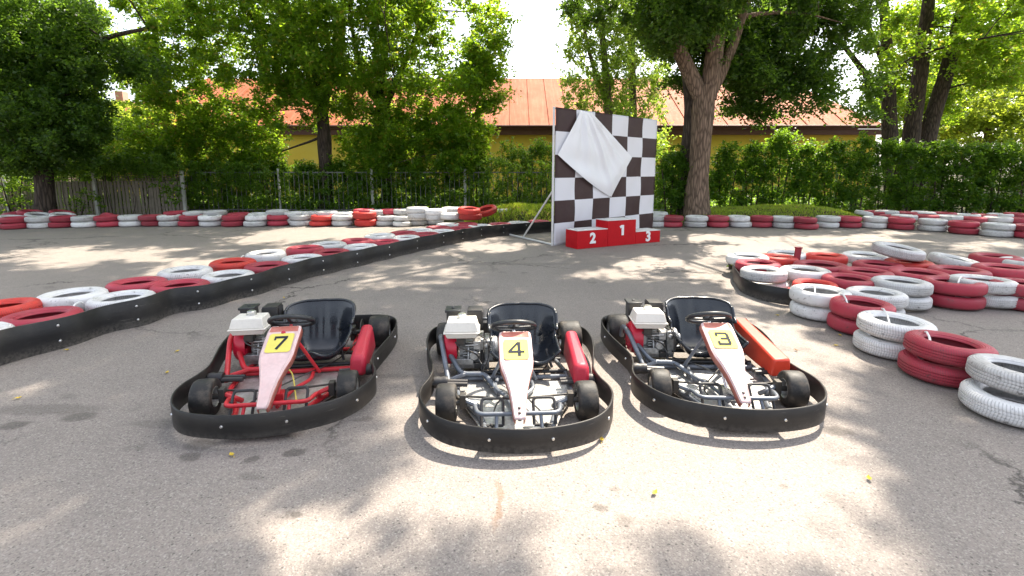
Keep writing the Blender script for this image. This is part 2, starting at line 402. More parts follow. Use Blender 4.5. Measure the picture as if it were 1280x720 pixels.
# ------------------------------------------------------------------ mesh builder
class MB:
    def __init__(s): s.v, s.f, s.m = [], [], []
    def add(s, vs, fs, mi=0):
        b = len(s.v); s.v.extend(tuple(x) for x in vs)
        s.f.extend(tuple(b + i for i in f) for f in fs); s.m.extend([mi] * len(fs))
        return s
    def box(s, c, d, rot=None, mi=0, taper=1.0):
        hx, hy, hz = d[0] / 2, d[1] / 2, d[2] / 2
        vs = []
        for z in (-1, 1):
            k = taper if z > 0 else 1.0
            for x, y in ((-1, -1), (1, -1), (1, 1), (-1, 1)):
                p = Vector((x * hx * k, y * hy * k, z * hz))
                if rot is not None: p = rot @ p
                vs.append(p + Vector(c))
        return s.add(vs, [(3, 2, 1, 0), (4, 5, 6, 7), (0, 1, 5, 4), (1, 2, 6, 5), (2, 3, 7, 6), (3, 0, 4, 7)], mi)
    def tube(s, pts, r, n=10, closed=False, mi=0, caps=True):
        pts = [Vector(p) for p in pts]; k = len(pts)
        rs = r if isinstance(r, (list, tuple)) else [r] * k
        vs = []; prev = None
        for i, p in enumerate(pts):
            if closed: t = pts[(i + 1) % k] - pts[i - 1]
            else: t = pts[min(i + 1, k - 1)] - pts[max(i - 1, 0)]
            t = t.normalized() if t.length > 1e-9 else Vector((0, 0, 1))
            if prev is None:
                a = Vector((0, 0, 1)) if abs(t.z) < 0.9 else Vector((1, 0, 0))
                u = t.cross(a).normalized()
            else:
                u = (prev - t * prev.dot(t)); u = u.normalized() if u.length > 1e-6 else t.orthogonal().normalized()
            w = t.cross(u); prev = u
            for j in range(n):
                a = 2 * PI * j / n
                vs.append(p + (u * math.cos(a) + w * math.sin(a)) * rs[i])
        fs = []
        for i in range(k if closed else k - 1):
            i2 = (i + 1) % k
            for j in range(n):
                j2 = (j + 1) % n
                fs.append((i * n + j, i * n + j2, i2 * n + j2, i2 * n + j))
        if caps and not closed:
            fs.append(tuple(range(n - 1, -1, -1))); fs.append(tuple((k - 1) * n + j for j in range(n)))
        return s.add(vs, fs, mi)
    def lathe(s, prof, n=32, mat=None, mi=0, closed=False, ripple=None):
        vs = []; k = len(prof)
        for j in range(n):
            a = 2 * PI * j / n
            for (r, z) in prof:
                rr = r * (ripple(a) if ripple else 1)
                p = Vector((rr * math.cos(a), rr * math.sin(a), z))
                vs.append(mat @ p if mat is not None else p)
        fs = []
        for j in range(n):
            j2 = (j + 1) % n
            for i in range(k if closed else k - 1):
                i2 = (i + 1) % k
                fs.append((j * k + i, j2 * k + i, j2 * k + i2, j * k + i2))
        return s.add(vs, fs, mi)
    def grid(s, fn, nu, nv, mi=0, mfn=None):
        vs = [fn(u / nu, v / nv) for v in range(nv + 1) for u in range(nu + 1)]
        b = len(s.v); s.v.extend(tuple(x) for x in vs)
        for v in range(nv):
            for u in range(nu):
                a = b + v * (nu + 1) + u
                s.f.append((a, a + 1, a + nu + 2, a + nu + 1))
                s.m.append(mfn((u + .5) / nu, (v + .5) / nv) if mfn else mi)
        return s
    def ribbon(s, path, z0, z1, th, closed=False, mi=0, zoff=None, lean=0.0):
        """upright band following a plan path"""
        k = len(path); vs = []
        for i, p in enumerate(path):
            a = path[(i + 1) % k] if closed else path[min(i + 1, k - 1)]
            b = path[i - 1] if closed else path[max(i - 1, 0)]
            t = Vector((a[0] - b[0], a[1] - b[1], 0)).normalized(); nn = Vector((t.y, -t.x, 0))
            o = zoff[i] if zoff else 0.0
            e = 0.004
            sec = [(th / 2, z0 + o), (th / 2 + lean * .5, (z0 + z1) / 2 + o), (th / 2 + lean * 0, z1 - e + o), (th / 2 - e, z1 + o), (-th / 2 + e, z1 + o), (-th / 2, z1 - e + o), (-th / 2 + lean * .5, (z0 + z1) / 2 + o), (-th / 2, z0 + o)]
            for d, z in sec: vs.append((p[0] + nn.x * d, p[1] + nn.y * d, z))
        q = 8; fs = []
        for i in range(k if closed else k - 1):
            i2 = (i + 1) % k
            for j in range(q):
                j2 = (j + 1) % q
                fs.append((i * q + j, i2 * q + j, i2 * q + j2, i * q + j2))
        if not closed:
            fs.append(tuple(range(q))); fs.append(tuple((k - 1) * q + j for j in range(q - 1, -1, -1)))
        return s.add(vs, fs, mi)
    def ball(s, c, r, n=8, mi=0, sc=(1, 1, 1)):
        prof = [(max(1e-4, math.sin(PI * i / n)) * r, -math.cos(PI * i / n) * r) for i in range(n + 1)]
        return s.lathe(prof, n * 2, Matrix.Translation(Vector(c)) @ Matrix.Diagonal((*sc, 1)), mi)

def link_obj(name, data, parent=None):
    o = bpy.data.objects.new(name, data); COL.objects.link(o)
    if parent is not None: o.parent = parent
    return o

def build(name, mb, mats, parent=None, smooth=True, angle=40, bevel=0.0, solid=0.0, subsurf=0):
    me = bpy.data.meshes.new(name)
    me.from_pydata(mb.v, [], mb.f)
    mats = mats if isinstance(mats, (list, tuple)) else [mats]
    for m in mats: me.materials.append(m)
    if len(mats) > 1: me.polygons.foreach_set('material_index', mb.m)
    if smooth:
        me.polygons.foreach_set('use_smooth', [True] * len(me.polygons))
        me.set_sharp_from_angle(angle=math.radians(angle))
    me.update()
    o = link_obj(name, me, parent)
    if solid:
        md = o.modifiers.new('solid', 'SOLIDIFY'); md.thickness = solid; md.offset = 0
    if bevel:
        md = o.modifiers.new('bevel', 'BEVEL'); md.width = bevel; md.segments = 2; md.limit_method = 'ANGLE'; md.angle_limit = math.radians(35)
        md.harden_normals = False
    if subsurf:
        md = o.modifiers.new('sub', 'SUBSURF'); md.levels = subsurf; md.render_levels = subsurf
    return o

def tag(o, label=None, cat=None, group=None, kind=None):
    if label: o['label'] = label
    if cat: o['category'] = cat
    if group: o['group'] = group
    if kind: o['kind'] = kind
    return o

def empty(name, loc=(0, 0, 0), rz=0.0, parent=None):
    o = link_obj(name, None, parent); o.location = loc; o.rotation_euler = (0, 0, rz); o.empty_display_size = 0.2
    return o

def smooth_path(pts, sub=6, closed=False):
    pts = [Vector(p) for p in pts]; k = len(pts); out = []
    for i in range(k if closed else k - 1):
        p0 = pts[(i - 1) % k] if closed else pts[max(i - 1, 0)]
        p1 = pts[i]; p2 = pts[(i + 1) % k]
        p3 = pts[(i + 2) % k] if closed else pts[min(i + 2, k - 1)]
        for j in range(sub):
            t = j / sub
            out.append(0.5 * ((2 * p1) + (p2 - p0) * t + (2 * p0 - 5 * p1 + 4 * p2 - p3) * t * t + (3 * p1 - p0 - 3 * p2 + p3) * t ** 3))
    if not closed: out.append(pts[-1])
    return out

def rounded_tube(pts, r_bend=0.03):
    """polyline with its corners turned into small arcs"""
    pts = [Vector(p) for p in pts]; out = [pts[0]]
    for i in range(1, len(pts) - 1):
        a, b, c = pts[i - 1], pts[i], pts[i + 1]
        d1 = min(r_bend, (a - b).length * .45); d2 = min(r_bend, (c - b).length * .45)
        s = b + (a - b).normalized() * d1; e = b + (c - b).normalized() * d2
        for j in range(5):
            t = j / 4
            out.append((1 - t) ** 2 * s + 2 * t * (1 - t) * b + t * t * e)
    out.append(pts[-1]); return out

# ------------------------------------------------------------------ ground
g = MB(); g.box((0, 150, -0.5), (1200, 900, 0.9))
tag(build('ground', g, M['soil'], smooth=False), kind='structure')
a = MB()
a.grid(lambda u, v: (-45 + 90 * u, -25 + 38.4 * v + (0.25 * math.sin(u * 23) if v > .99 else 0), 0.0), 60, 20)
tag(build('asphalt_ground', a, M['asphalt'], smooth=False), kind='structure')

def mound(name, plan, hfun, n=40):
    mb = MB()
    (x0, x1, y0, y1) = plan
    def fn(u, v):
        x = x0 + (x1 - x0) * u; y = y0 + (y1 - y0) * v
        return (x, y, hfun(u, v) - 0.03 * (1 if (u in (0, 1) or v in (0, 1)) else 0))
    mb.grid(fn, n, n // 2)
    return tag(build(name, mb, M['soil']), kind='structure')

def mh(u, v):
    e = max(0, 1 - abs(2 * u - 1) ** 3.5) * max(0, 1 - abs(2 * v - 1) ** 3)
    return e
RM = (4.4, 10.15, 12.65, 15.6); LM = (-1.3, 2.3, 12.35, 14.3)
def hr(u, v): return 0.44 * mh(u, v) * (0.5 + 0.5 * min(1, u * 1.4)) + 0.025 * math.sin(u * 31) * math.sin(v * 17) * mh(u, v)
def hl(u, v): return 0.42 * mh(u, v) + 0.03 * math.sin(u * 19) * math.sin(v * 13) * mh(u, v)
mound('grass_bank', RM, hr); mound('grass_bank', LM, hl)

def blades(name, plan, hf, n, hmin, hmax, dens=None):
    x0, x1, y0, y1 = plan
    V, Fc = [], []
    for i in range(n):
        u, v = random.random(), random.random()
        if mh(u, v) < 0.1 or (dens and random.random() > dens(u, v)): continue
        x = x0 + (x1 - x0) * u; y = y0 + (y1 - y0) * v; z = hf(u, v) - 0.01
        h = random.uniform(hmin, hmax); a = random.random() * 2 * PI; w = random.uniform(.005, .010)
        lx, ly = random.uniform(-.6, .6) * h, random.uniform(-.6, .6) * h
        b = len(V); cx, cy = math.cos(a) * w, math.sin(a) * w
        V += [(x - cx, y - cy, z), (x + cx, y + cy, z), (x + cx * .6 + lx * .4, y + cy * .6 + ly * .4, z + h * .6), (x + lx, y + ly, z + h)]
        Fc.append((b, b + 1, b + 2, b + 3))
    mb = MB(); mb.add(V, Fc)
    return tag(build(name, mb, M['grass'], smooth=False), 'short sunlit grass growing on the bank behind the tyres', 'grass', kind='stuff')
gr = blades('grass', RM, hr, 26000, .02, .085, lambda u, v: 1.0 if u > .22 else 0.25)
gr['label'] = 'short sunlit grass on the bank behind the right tyre wall'
gl = blades('grass', LM, hl, 9000, .04, .17)
gl['label'] = 'longer grass on the low bank left of the chequered backdrop'

# ------------------------------------------------------------------ tyres
def tyre_profile(grooves=True):
    p = [(.170, .034), (.185, .016), (.212, .007), (.245, .006), (.268, .016), (.283, .030)]
    if grooves:
        p += [(.290, .044), (.2905, .058), (.283, .060), (.283, .066), (.2905, .068), (.291, .0835), (.284, .0855), (.284, .0895), (.291, .0915), (.2905, .107), (.283, .109), (.283, .115), (.2905, .117), (.290, .131)]
    else:
        p += [(.289, .05), (.292, .0875), (.289, .125)]
    p += [(.283, .145), (.268, .159), (.245, .169), (.212, .168), (.185, .159), (.170, .141), (.166, .130), (.180, .128), (.235, .145), (.266, .125), (.272, .0875), (.266, .05), (.235, .03), (.180, .047), (.166, .045)]
    return p
TYRE_MESH = {}
def tyre_mesh(colour, tread, var):
    k = (colour, tread, var)
    if k not in TYRE_MESH:
        rnd = random.Random(hash(tread) % 97 * 0 + var * 31 + len(colour))
        ph = rnd.random() * 6; am = 0.006 + 0.012 * rnd.random()
        mb = MB(); mb.lathe(tyre_profile(tread != 'bald'), 56, closed=True, ripple=lambda a: 1 + am * math.cos(2 * a + ph) + am * .4 * math.cos(3 * a))
        me = bpy.data.meshes.new('tyre'); me.from_pydata(mb.v, [], mb.f)
        me.materials.append(TYRE_PAINT[colour, tread])
        me.polygons.foreach_set('use_smooth', [True] * len(me.polygons)); me.set_sharp_from_angle(angle=math.radians(50)); me.update()
        TYRE_MESH[k] = me
    return TYRE_MESH[k]
W0 = 0.175
def tyre(pos, colour, label, group, D=0.56, w=0.148, tread=None, tilt=(0, 0)):
    tread = tread or random.choice(['block', 'zig', 'bald'])
    o = link_obj('tyre', tyre_mesh(colour, tread, random.randrange(3)))
    o.location = pos; s = D / 0.582
    o.scale = (s, s, w / W0)
    o.rotation_mode = 'ZXY'
    o.rotation_euler = (tilt[0] + random.uniform(-.015, .015), tilt[1] + random.uniform(-.015, .015), random.random() * 6.28)
    return tag(o, label, 'tyre', group)

ORD = ['first', 'second', 'third', 'fourth', 'fifth', 'sixth', 'seventh', 'eighth', 'ninth', 'tenth', 'eleventh', 'twelfth', 'thirteenth', 'fourteenth', 'fifteenth', 'sixteenth', 'seventeenth', 'eighteenth', 'nineteenth', 'twentieth', 'twenty-first', 'twenty-second', 'twenty-third', 'twenty-fourth']
CN = {'w': 'white', 'r': 'red', 'b': 'bright red'}

def base_centre(px, pyb, D):
    """centre of a standing stack whose front foot shows at (px, pyb)"""
    p = at(px, pyb); d = Vector((p.x, p.y, 0)).normalized()
    c = p + d * (D / 2 - .01)
    return Vector((c.x, c.y, 0))

# far left wall, front row of two-tyre stacks
LF = [(-8, 287.3, 'w'), (19.5, 286.9, 'r'), (53, 285.8, 'w'), (81, 285, 'r'), (109.5, 284.8, 'w'), (138.3, 284.2, 'r'), (167, 283.7, 'w'), (191.7, 283.5, 'r'), (215, 283.5, 'w'), (240, 283.5, 'r'), (264.5, 283.9, 'w'), (291.7, 284, 'r'), (321, 284, 'w'), (348.4, 283.3, 'r'), (376, 283, 'w'), (402.5, 283.8, 'b'), (428, 283.3, 'w'), (457, 284, 'b'), (482, 283.5, 'w'), (503, 284, 'w'), (522.5, 283, 'w'), (542, 281.5, 'w')]
for i, (px, py, c) in enumerate(LF):
    D = .57 if c != 'b' or px < 420 else .60
    p = base_centre(px, py, D); w = .148 if not (c == 'b' and px > 420) else .195
    if c == 'w' and px > 470: w = .138; D = .52
    for k in (0, 1):
        q = p + Vector((random.uniform(-.035, .035), random.uniform(-.03, .03), k * w))
        tyre(q, CN[c], f"{CN[c]} {'upper' if k else 'lower'} tyre, {ORD[i]} stack from the left in the far left front row", 'tyres in the far left wall', D, w)

# row behind it: tops show above the front row
LB = [(219.5, 265, 'r', 1), (243.6, 265, 'w', 1), (269, 264.0, 'w', 2), (298.6, 266.8, 'r', 1), (324, 267, 'w', 1), (347, 263.4, 'w', 2), (369, 265.5, 'w', 1), (389, 265.3, 'w', 1), (409, 264.5, 'w', 1), (428, 265.5, 'w', 1), (455, 262, 'r', 1), (472, 263, 'w', 1), (489, 262, 'r', 1), (504, 262, 'w', 1)]
for i, (px, py, c, n) in enumerate(LB):
    q = at_depth(px, py, 13.05 + random.uniform(-.04, .04))
    zt = max(.2, q.z)
    for k in range(max(2, n)):
        z = zt - W0 * .95 * (k + 1) + .04
        if z < -.02 and k > 0: continue
        lvl = 'top' if k == 0 else 'lower'
        tyre(Vector((q.x, q.y, max(0, z))), CN[c], f"{lvl} {CN[c]} tyre, {ORD[i]} stack from the left in the far left wall's rear row", 'tyres in the far left wall', .57, .15)
for px, py, c, tl, lab in [(14, 271.5, 'w', (.0, .12), 'white tyre lying askew behind the leftmost red stack of the far wall'), (20, 266, 'r', (.1, -.1), 'red tyre behind the askew white tyre at the far wall\'s left end'),
                           (37, 264.6, 'r', (.0, .1), 'red tyre lying behind the tilted white tyre near the dark tree\'s trunk'), (47, 268.6, 'w', (.05, .2), 'white tyre tilting to the right on the second white stack'),
                           (78, 268.8, 'w', (.05, .18), 'white tyre tilting to the right on top of a red stack near the ivy'), (76.5, 265.5, 'r', (.0, .22), 'red tyre behind the tilted white tyre near the ivy')]:
    q = at_depth(px, py, 12.75 if c == 'w' else 13.3)
    tyre(Vector((q.x, q.y, q.z - .12)), CN[c], lab, 'loose tyres on the far left wall', .55, .16, tilt=tl)
q = at_depth(133, 268.5, 13.1)
tyre(Vector((q.x, q.y + .08, q.z - .22)), 'red', 'dark red tyre standing upright behind the third red stack of the far wall', 'loose tyres on the far left wall', .54, .16, tilt=(PI / 2 - .2, 0))

# heap at the end of the left wall, on and in front of the grass bank
HEAP = [(522, 263.5, 11.9, 'w', 'top white tyre of the tallest white stack near the pale fence post'), (523, 270, 11.9, 'w', 'second white tyre down in the tallest white stack near the fence post'),
        (545, 266, 11.8, 'w', 'top white tyre of the stack right of the tallest white stack'), (546, 272, 11.8, 'w', 'lower white tyre of the stack right of the tallest white stack'),
        (565, 263.5, 12.2, 'w', 'white tyre behind the white ring next to the bright red pair'), (564.5, 271, 11.5, 'w', 'white tyre lying open side up left of the bright red pair'),
        (586, 264.5, 11.3, 'b', 'upper bright red tyre of the leaning pair on the grassy bank'), (588, 271.5, 11.3, 'b', 'lower bright red tyre of the leaning pair on the grassy bank'),
        (609, 264, 12.0, 'b', 'bright red tyre leaning on the bank right of the bright red pair'), (627, 264.5, 13.1, 'w', 'white tyre half hidden behind the leaning bright red tyre'),
        (639, 263.0, 13.3, 'r', 'red tyre lying like a dome behind the long grass'), (659, 264.5, 13.3, 'w', 'white tyre behind the grass between two red tyres'), (677, 264.5, 13.3, 'r', 'red tyre behind the grass beside the backdrop\'s white tube frame')]
for px, py, Y, c, lab in HEAP:
    q = at_depth(px, py, Y)
    tl = (0, 0)
    if px == 609: tl = (.25, -.25)
    if px == 586: tl = (.1, .06)
    tyre(Vector((q.x, q.y, max(0, q.z - .06))), CN[c], lab, 'heap of tyres by the grassy bank', .54, .155, tilt=tl)

# right wall
RF = [(818.4, 284.6, 'w'), (840.4, 285, 'r'), (868.7, 285, 'w'), (897, 285, 'r'), (923.4, 285, 'w'), (950, 285, 'r'), (978, 286, 'w'), (1006, 287.3, 'r'), (1033, 285.4, 'w'), (1060.6, 285.6, 'r'), (1091.6, 286, 'w'), (1126, 287.8, 'r'), (1164, 289.7, 'w'), (1204, 293.4, 'r'), (1246, 296.8, 'w'), (1287, 299, 'r')]
for i, (px, py, c) in enumerate(RF):
    D = .56; p = base_centre(px, py, D)
    for k in (0, 1):
        q = p + Vector((random.uniform(-.03, .03), random.uniform(-.03, .03), k * .148))
        tyre(q, CN[c], f"{'upper' if k else 'lower'} {CN[c]} tyre, {ORD[i]} stack from the podium in the far right front row", 'tyres in the far right wall', D, .148, tread=random.choice(['bald', 'zig']))
for i, (px, py, c) in enumerate([(1115, 268.6, 'r'), (1131, 268, 'w'), (1157, 268, 'r'), (1186, 268.5, 'w'), (1216, 271, 'r'), (1248, 270.5, 'w'), (1275, 272, 'r')]):
    q = at_depth(px, py, 12.55 - i * .12)
    tyre(Vector((q.x, q.y, q.z - .15)), CN[c], f"{CN[c]} tyre, {ORD[i]} from the left in the far right wall's middle row", 'tyres in the far right wall', .56, .15)
for i, (px, py, c) in enumerate([(1082, 264.5, 'w'), (1093, 263.4, 'r'), (1109, 263, 'w'), (1131, 264, 'r'), (1153.5, 264, 'w'), (1180, 265, 'r'), (1210, 267, 'w'), (1230, 267, 'r'), (1250, 266.6, 'w'), (1272, 266, 'r')]):
    q = at_depth(px, py, 13.4 - i * .06)
    tyre(Vector((q.x, q.y, q.z - .15)), CN[c], f"{CN[c]} tyre, {ORD[i]} from the grass bank in the far right wall's rear row", 'tyres in the far right wall', .56, .15, tilt=(0, .25 if i == 0 else 0))
q = at_depth(822, 264.5, 13.6)
tyre(Vector((q.x, q.y, q.z - .15)), 'white', 'white tyre on the soil between backdrop and big shrub', 'tyres in the far right wall', .56, .15)

# left barrier behind the belt: rings seen from above
BF = [(-24, 416, 'w'), (55.5, 390.7, 'r'), (153, 368.5, 'w'), (228, 354.7, 'r'), (289, 341.5, 'w'), (340, 329.8, 'r'), (386, 320.6, 'w'), (421, 313.5, 'r'), (452, 306, 'w'), (484, 300.5, 'r'), (514, 295.7, 'w'), (537.5, 291.3, 'r'), (560, 288, 'w'), (584, 284.5, 'r'), (606, 281.5, 'w'), (627, 279, 'r'), (649, 277, 'w'), (674, 275.5, 'r')]
BB = [(0, 379, 'b'), (90, 364.5, 'w'), (171, 350, 'r'), (231.5, 335.5, 'w'), (291, 325, 'b'), (332, 314.5, 'w'), (381, 308, 'r'), (411, 303, 'w'), (446, 298.8, 'r'), (475, 292.5, 'w'), (505, 289.7, 'r'), (525, 286.2, 'w'), (549, 283, 'r'), (560, 279.2, 'w'), (582, 278.5, 'r')]
ZT = .262
BELT_PX = [(-70, 478), (0, 457.8), (55.6, 442), (133, 417.8), (178, 406.7), (220, 393), (261, 384.5), (322, 368), (373, 352), (415, 341), (460, 330), (530, 313), (592.5, 300), (630, 295), (690, 290), (760, 286.5)]
BELT_W = smooth_path([at(*q) for q in BELT_PX], 8)
def clear_of_belt(p, dmin):
    b = min(BELT_W, key=lambda w: (w.x - p.x) ** 2 + (w.y - p.y) ** 2)
    i = BELT_W.index(b); t = (BELT_W[min(i + 1, len(BELT_W) - 1)] - BELT_W[max(0, i - 1)]).normalized()
    nn = Vector((-t.y, t.x, 0)); d = (Vector((p.x, p.y, 0)) - Vector((b.x, b.y, 0))).dot(nn)
    return p + nn * max(0, dmin - d)
def ring(px, py, c, lab, D=.56, zt=ZT, **kw):
    p = clear_of_belt(at(px, py, zt), kw.pop('gap', .3))
    return tyre(Vector((p.x, p.y, zt - .17)), CN[c], lab, kw.pop('group', 'tyres behind the long black belt'), D, .17, **kw)
for i, (px, py, c) in enumerate(BF):
    ring(px, py, c, f"{CN[c]} tyre, {ORD[i]} from the left directly behind the long black belt", D=.55)
for i, (px, py, c) in enumerate(BB):
    ring(px, py, c, f"{CN[c]} tyre, {ORD[i]} from the left in the belted barrier's second row", D=.55, zt=ZT + (.02 if c != 'w' or i % 3 else .05), gap=.66)

# right-hand cluster
RC = 'tyres in the right cluster'
CL = [  # px, py of the ring centre, colour, height of the top, label, lower tyre shown, D, tread, tilt
    (963, 341.5, 'w', .36, 'white tyre above the bent black belt at the right cluster\'s left corner', 1, .52, 'block', 0),
    (1030, 365, 'w', .35, 'white tyre of the chain\'s far end pair beside the belt end', 1, .54, 'bald', 0),
    (1081, 378, 'r', .35, 'red tyre of the chain pair between two white pairs, strapped on both sides', 1, .50, 'bald', 0),
    (1121.5, 404.5, 'w', .35, 'white tyre of the chain pair between the two red pairs', 1, .52, 'block', 0),
    (1187, 430, 'r', .35, 'red tyre of the nearest red pair, next to the frame edge', 1, .50, 'zig', 0),
    (1279, 467, 'w', .36, 'white tyre of the nearest pair, cut by the frame edge', 1, .50, 'block', 0),
    (942, 321.5, 'w', .35, 'white tyre at the far left tip of the right cluster', 0, .56, 'bald', 0),
    (952.5, 329.3, 'r', .35, 'red tyre behind the corner white tyre, by the grass tuft', 1, .54, 'bald', 0),
    (973, 319, 'b', .34, 'bright red tyre left of the red stub post', 0, .50, 'bald', 0),
    (984, 314.5, 'w', .33, 'white tyre at the back, behind the red stub post', 0, .54, 'bald', 0),
    (1007, 335, 'w', .34, 'white tyre in the middle of the cluster right of the corner tyre', 0, .56, 'bald', 0),
    (1019, 352, 'b', .30, 'bright red tyre wedged behind the chain\'s first white pair', 1, .44, 'bald', 0),
    (1062.5, 345.5, 'r', .33, 'red tyre with an open ring behind the first strapped white ring', 0, .54, 'bald', 0),
    (1033, 317.5, 'b', .34, 'bright red tyre at the back in a patch of sun', 0, .52, 'bald', 0),
    (1026, 328.5, 'r', .33, 'red tyre in the second line, right of the red stub post', 0, .62, 'bald', 0),
    (1083, 337, 'r', .33, 'red tyre in the second line, left of the sooty white pair', 0, .56, 'bald', 0),
    (1081, 316.5, 'w', .34, 'white tyre at the back, left of the raised white tyre', 0, .56, 'bald', 0),
    (1092, 363.5, 'w', .34, 'white tyre with a wide open ring behind the strapped red pair', 1, .50, 'block', 0),
    (1127, 349, 'w', .36, 'sooty white tyre of the pair left of the inner red pair', 1, .54, 'zig', 0),
    (1192, 349, 'r', .35, 'red tyre of the inner red pair standing before the cluster', 1, .55, 'bald', 0),
    (1228, 347, 'w', .36, 'treaded white tyre of the pair right of the inner red pair', 1, .56, 'zig', 0),
    (1281, 352, 'r', .34, 'red tyre of the pair at the frame edge behind the track', 1, .56, 'bald', 0),
    (1122, 307, 'w', .52, 'white tyre raised and tilted on top of the cluster', 0, .58, 'block', 1),
    (1137, 325, 'b', .33, 'bright red tyre under the raised white tyre', 0, .54, 'bald', 0),
    (1193, 321, 'w', .36, 'white tyre tilted to the right at the back of the cluster', 0, .58, 'bald', 2),
    (1245, 318.5, 'r', .36, 'red tyre at the back right, beyond the tilted white tyre', 0, .56, 'bald', 0),
    (1283, 324, 'w', .35, 'white tyre at the back by the frame edge', 0, .56, 'bald', 0),
    (1256, 332, 'r', .35, 'large red tyre right of the tilted white tyre', 0, .60, 'bald', 0),
    (1199, 335, 'r', .33, 'red tyre between the tilted white tyre and the inner red pair', 0, .60, 'bald', 0),
    (1149, 338.5, 'r', .33, 'red tyre between the raised white tyre and the sooty white pair', 0, .60, 'bald', 0),
    (1098, 328, 'r', .33, 'red tyre before the back white tyre, left of the raised one', 0, .56, 'bald', 0)]
PLACED = {(1187, 430): (3.06, 3.24), (1121.5, 404.5): (3.07, 3.73), (1081, 378): (3.17, 4.24), (1030, 365): (3.08, 4.70), (1279, 467): (3.08, 2.77), (1092, 363.5): (3.58, 4.62), (963, 341.5): (3.03, 5.70), (952.5, 329.3): (3.20, 6.17), (942, 321.5): (3.30, 6.66)}
for px, py, c, zt, lab, low, D, tr, tl in CL:
    zt -= .06
    p = at(px, py, zt); w = .142
    if (px, py) in PLACED: p = Vector((*PLACED[px, py], 0)); zt = .286
    tilt = {0: (0, 0), 1: (.10, .13), 2: (.12, .14)}[tl]
    if px == 1279: tilt = (.0, .07)
    if px in (1121.5, 1187): tilt = (0, .05)
    t = tyre(Vector((p.x, p.y, zt - w)), CN[c], ('upper ' if low else '') + lab, RC, D, w, tread=tr, tilt=tilt)
    if low:
        off = {1279: (-.07, -.05), 963: (.05, .03), 1019: (-.08, .0), 1228: (.09, .0), 1121.5: (-.01, -.01), 1030: (.02, 0)}.get(px, (random.uniform(-.015, .015), random.uniform(-.015, .015)))
        tyre(Vector((p.x + off[0], p.y + off[1], max(0, zt - 2 * w))), CN[c], 'lower ' + lab, RC, D * .99, w, tread=tr)

def strap(pts, lab):
    mb = MB(); mb.tube(smooth_path(pts, 5), .0075, 6)
    tag(build('cable_strap', mb, M['zip']), lab, 'strap', 'white straps lashing the tyres')
def strap_over(px0, py0, px1, py1, lab, dz=0.0):
    a = at(px0, py0, .287 + dz); b = at(px1, py1, .287 + dz)
    strap([a - Vector((0, 0, .02)), a.lerp(b, .25) + Vector((0, 0, .010)), a.lerp(b, .7) + Vector((0, 0, .010)), b - Vector((0, 0, .025))], lab)
strap_over(1017, 356, 1019, 363.5, 'white strap over the chain\'s first white ring')
strap_over(1050, 366, 1060, 378, 'white strap between the first white pair and the red pair')
strap_over(1102, 383.5, 1113, 404, 'white strap between the red pair and the next white pair')
strap_over(1156, 413, 1164, 428.5, 'white strap between the white pair and the nearest red pair')
strap_over(1203, 345.5, 1198, 351, 'white strap on the inner red pair\'s ring')
strap_over(104, 377, 89, 384.5, 'white strap on the red ring nearest the left frame edge', -.04)
strap_over(306, 319.5, 300, 323.5, 'white strap on a bright red ring in the left barrier', -.02)

# red stub post in the cluster
p = at(995.5, 328, .20)
mb = MB(); mb.box((p.x, p.y, .20), (.07, .05, .40), Matrix.Rotation(.05, 3, 'Y')); mb.box((p.x + .012, p.y, .405), (.085, .065, .016))
tag(build('stub_post', mb, M['stub_red'], bevel=.006), 'short red stub post standing among the tyres of the right cluster', 'post')

# belts
def belt(name, px_pts, zb, h, lab, waves=.02, bolts=()):
    pts = [at(x, y) for x, y in px_pts]
    path = smooth_path(pts, 8)
    acc = 0; out = []
    for i, p in enumerate(path):
        if i: acc += (p - path[i - 1]).length
        a = path[min(i + 1, len(path) - 1)] - path[max(i - 1, 0)]; a.normalize()
        nn = Vector((a.y, -a.x, 0))
        out.append(p + nn * waves * (1 if waves else 0) * math.sin(acc * 2 * PI / .62))
    mb = MB(); mb.ribbon(out, zb, zb + h, .012, zoff=[.008 * math.sin(i * .21) for i in range(len(out))], lean=.006)
    acc = 0; last = -9
    if bolts:
        for i in range(1, len(out) - 1):
            acc += (out[i] - out[i - 1]).length
            if acc - last > bolts[0]:
                last = acc
                a = (out[i + 1] - out[i - 1]).normalized(); nn = Vector((a.y, -a.x, 0))
                for z in bolts[1]:
                    mt = Matrix.Translation(out[i] + Vector((0, 0, z)) + nn * .006) @ nn.to_track_quat('Z', 'Y').to_matrix().to_4x4()
                    mb.lathe([(.0001, .009), (.008, .008), (.011, .004), (.012, 0)], 10, mt, 1)
    return tag(build(name, mb, [M['belt'], M['chrome']], angle=60), lab, 'belt barrier')
belt('belt_barrier', BELT_PX, 0.0, .262,
     'long black rubber belt with bolts along the left tyre barrier', .022, (.6, (.07, .2)))
belt('belt_barrier', [(916, 338), (917, 350), (925, 363), (942, 372), (962, 378), (984, 382), (1001, 381)], 0.0, .185, 'short bent black belt round the right cluster\'s left corner', 0.004)

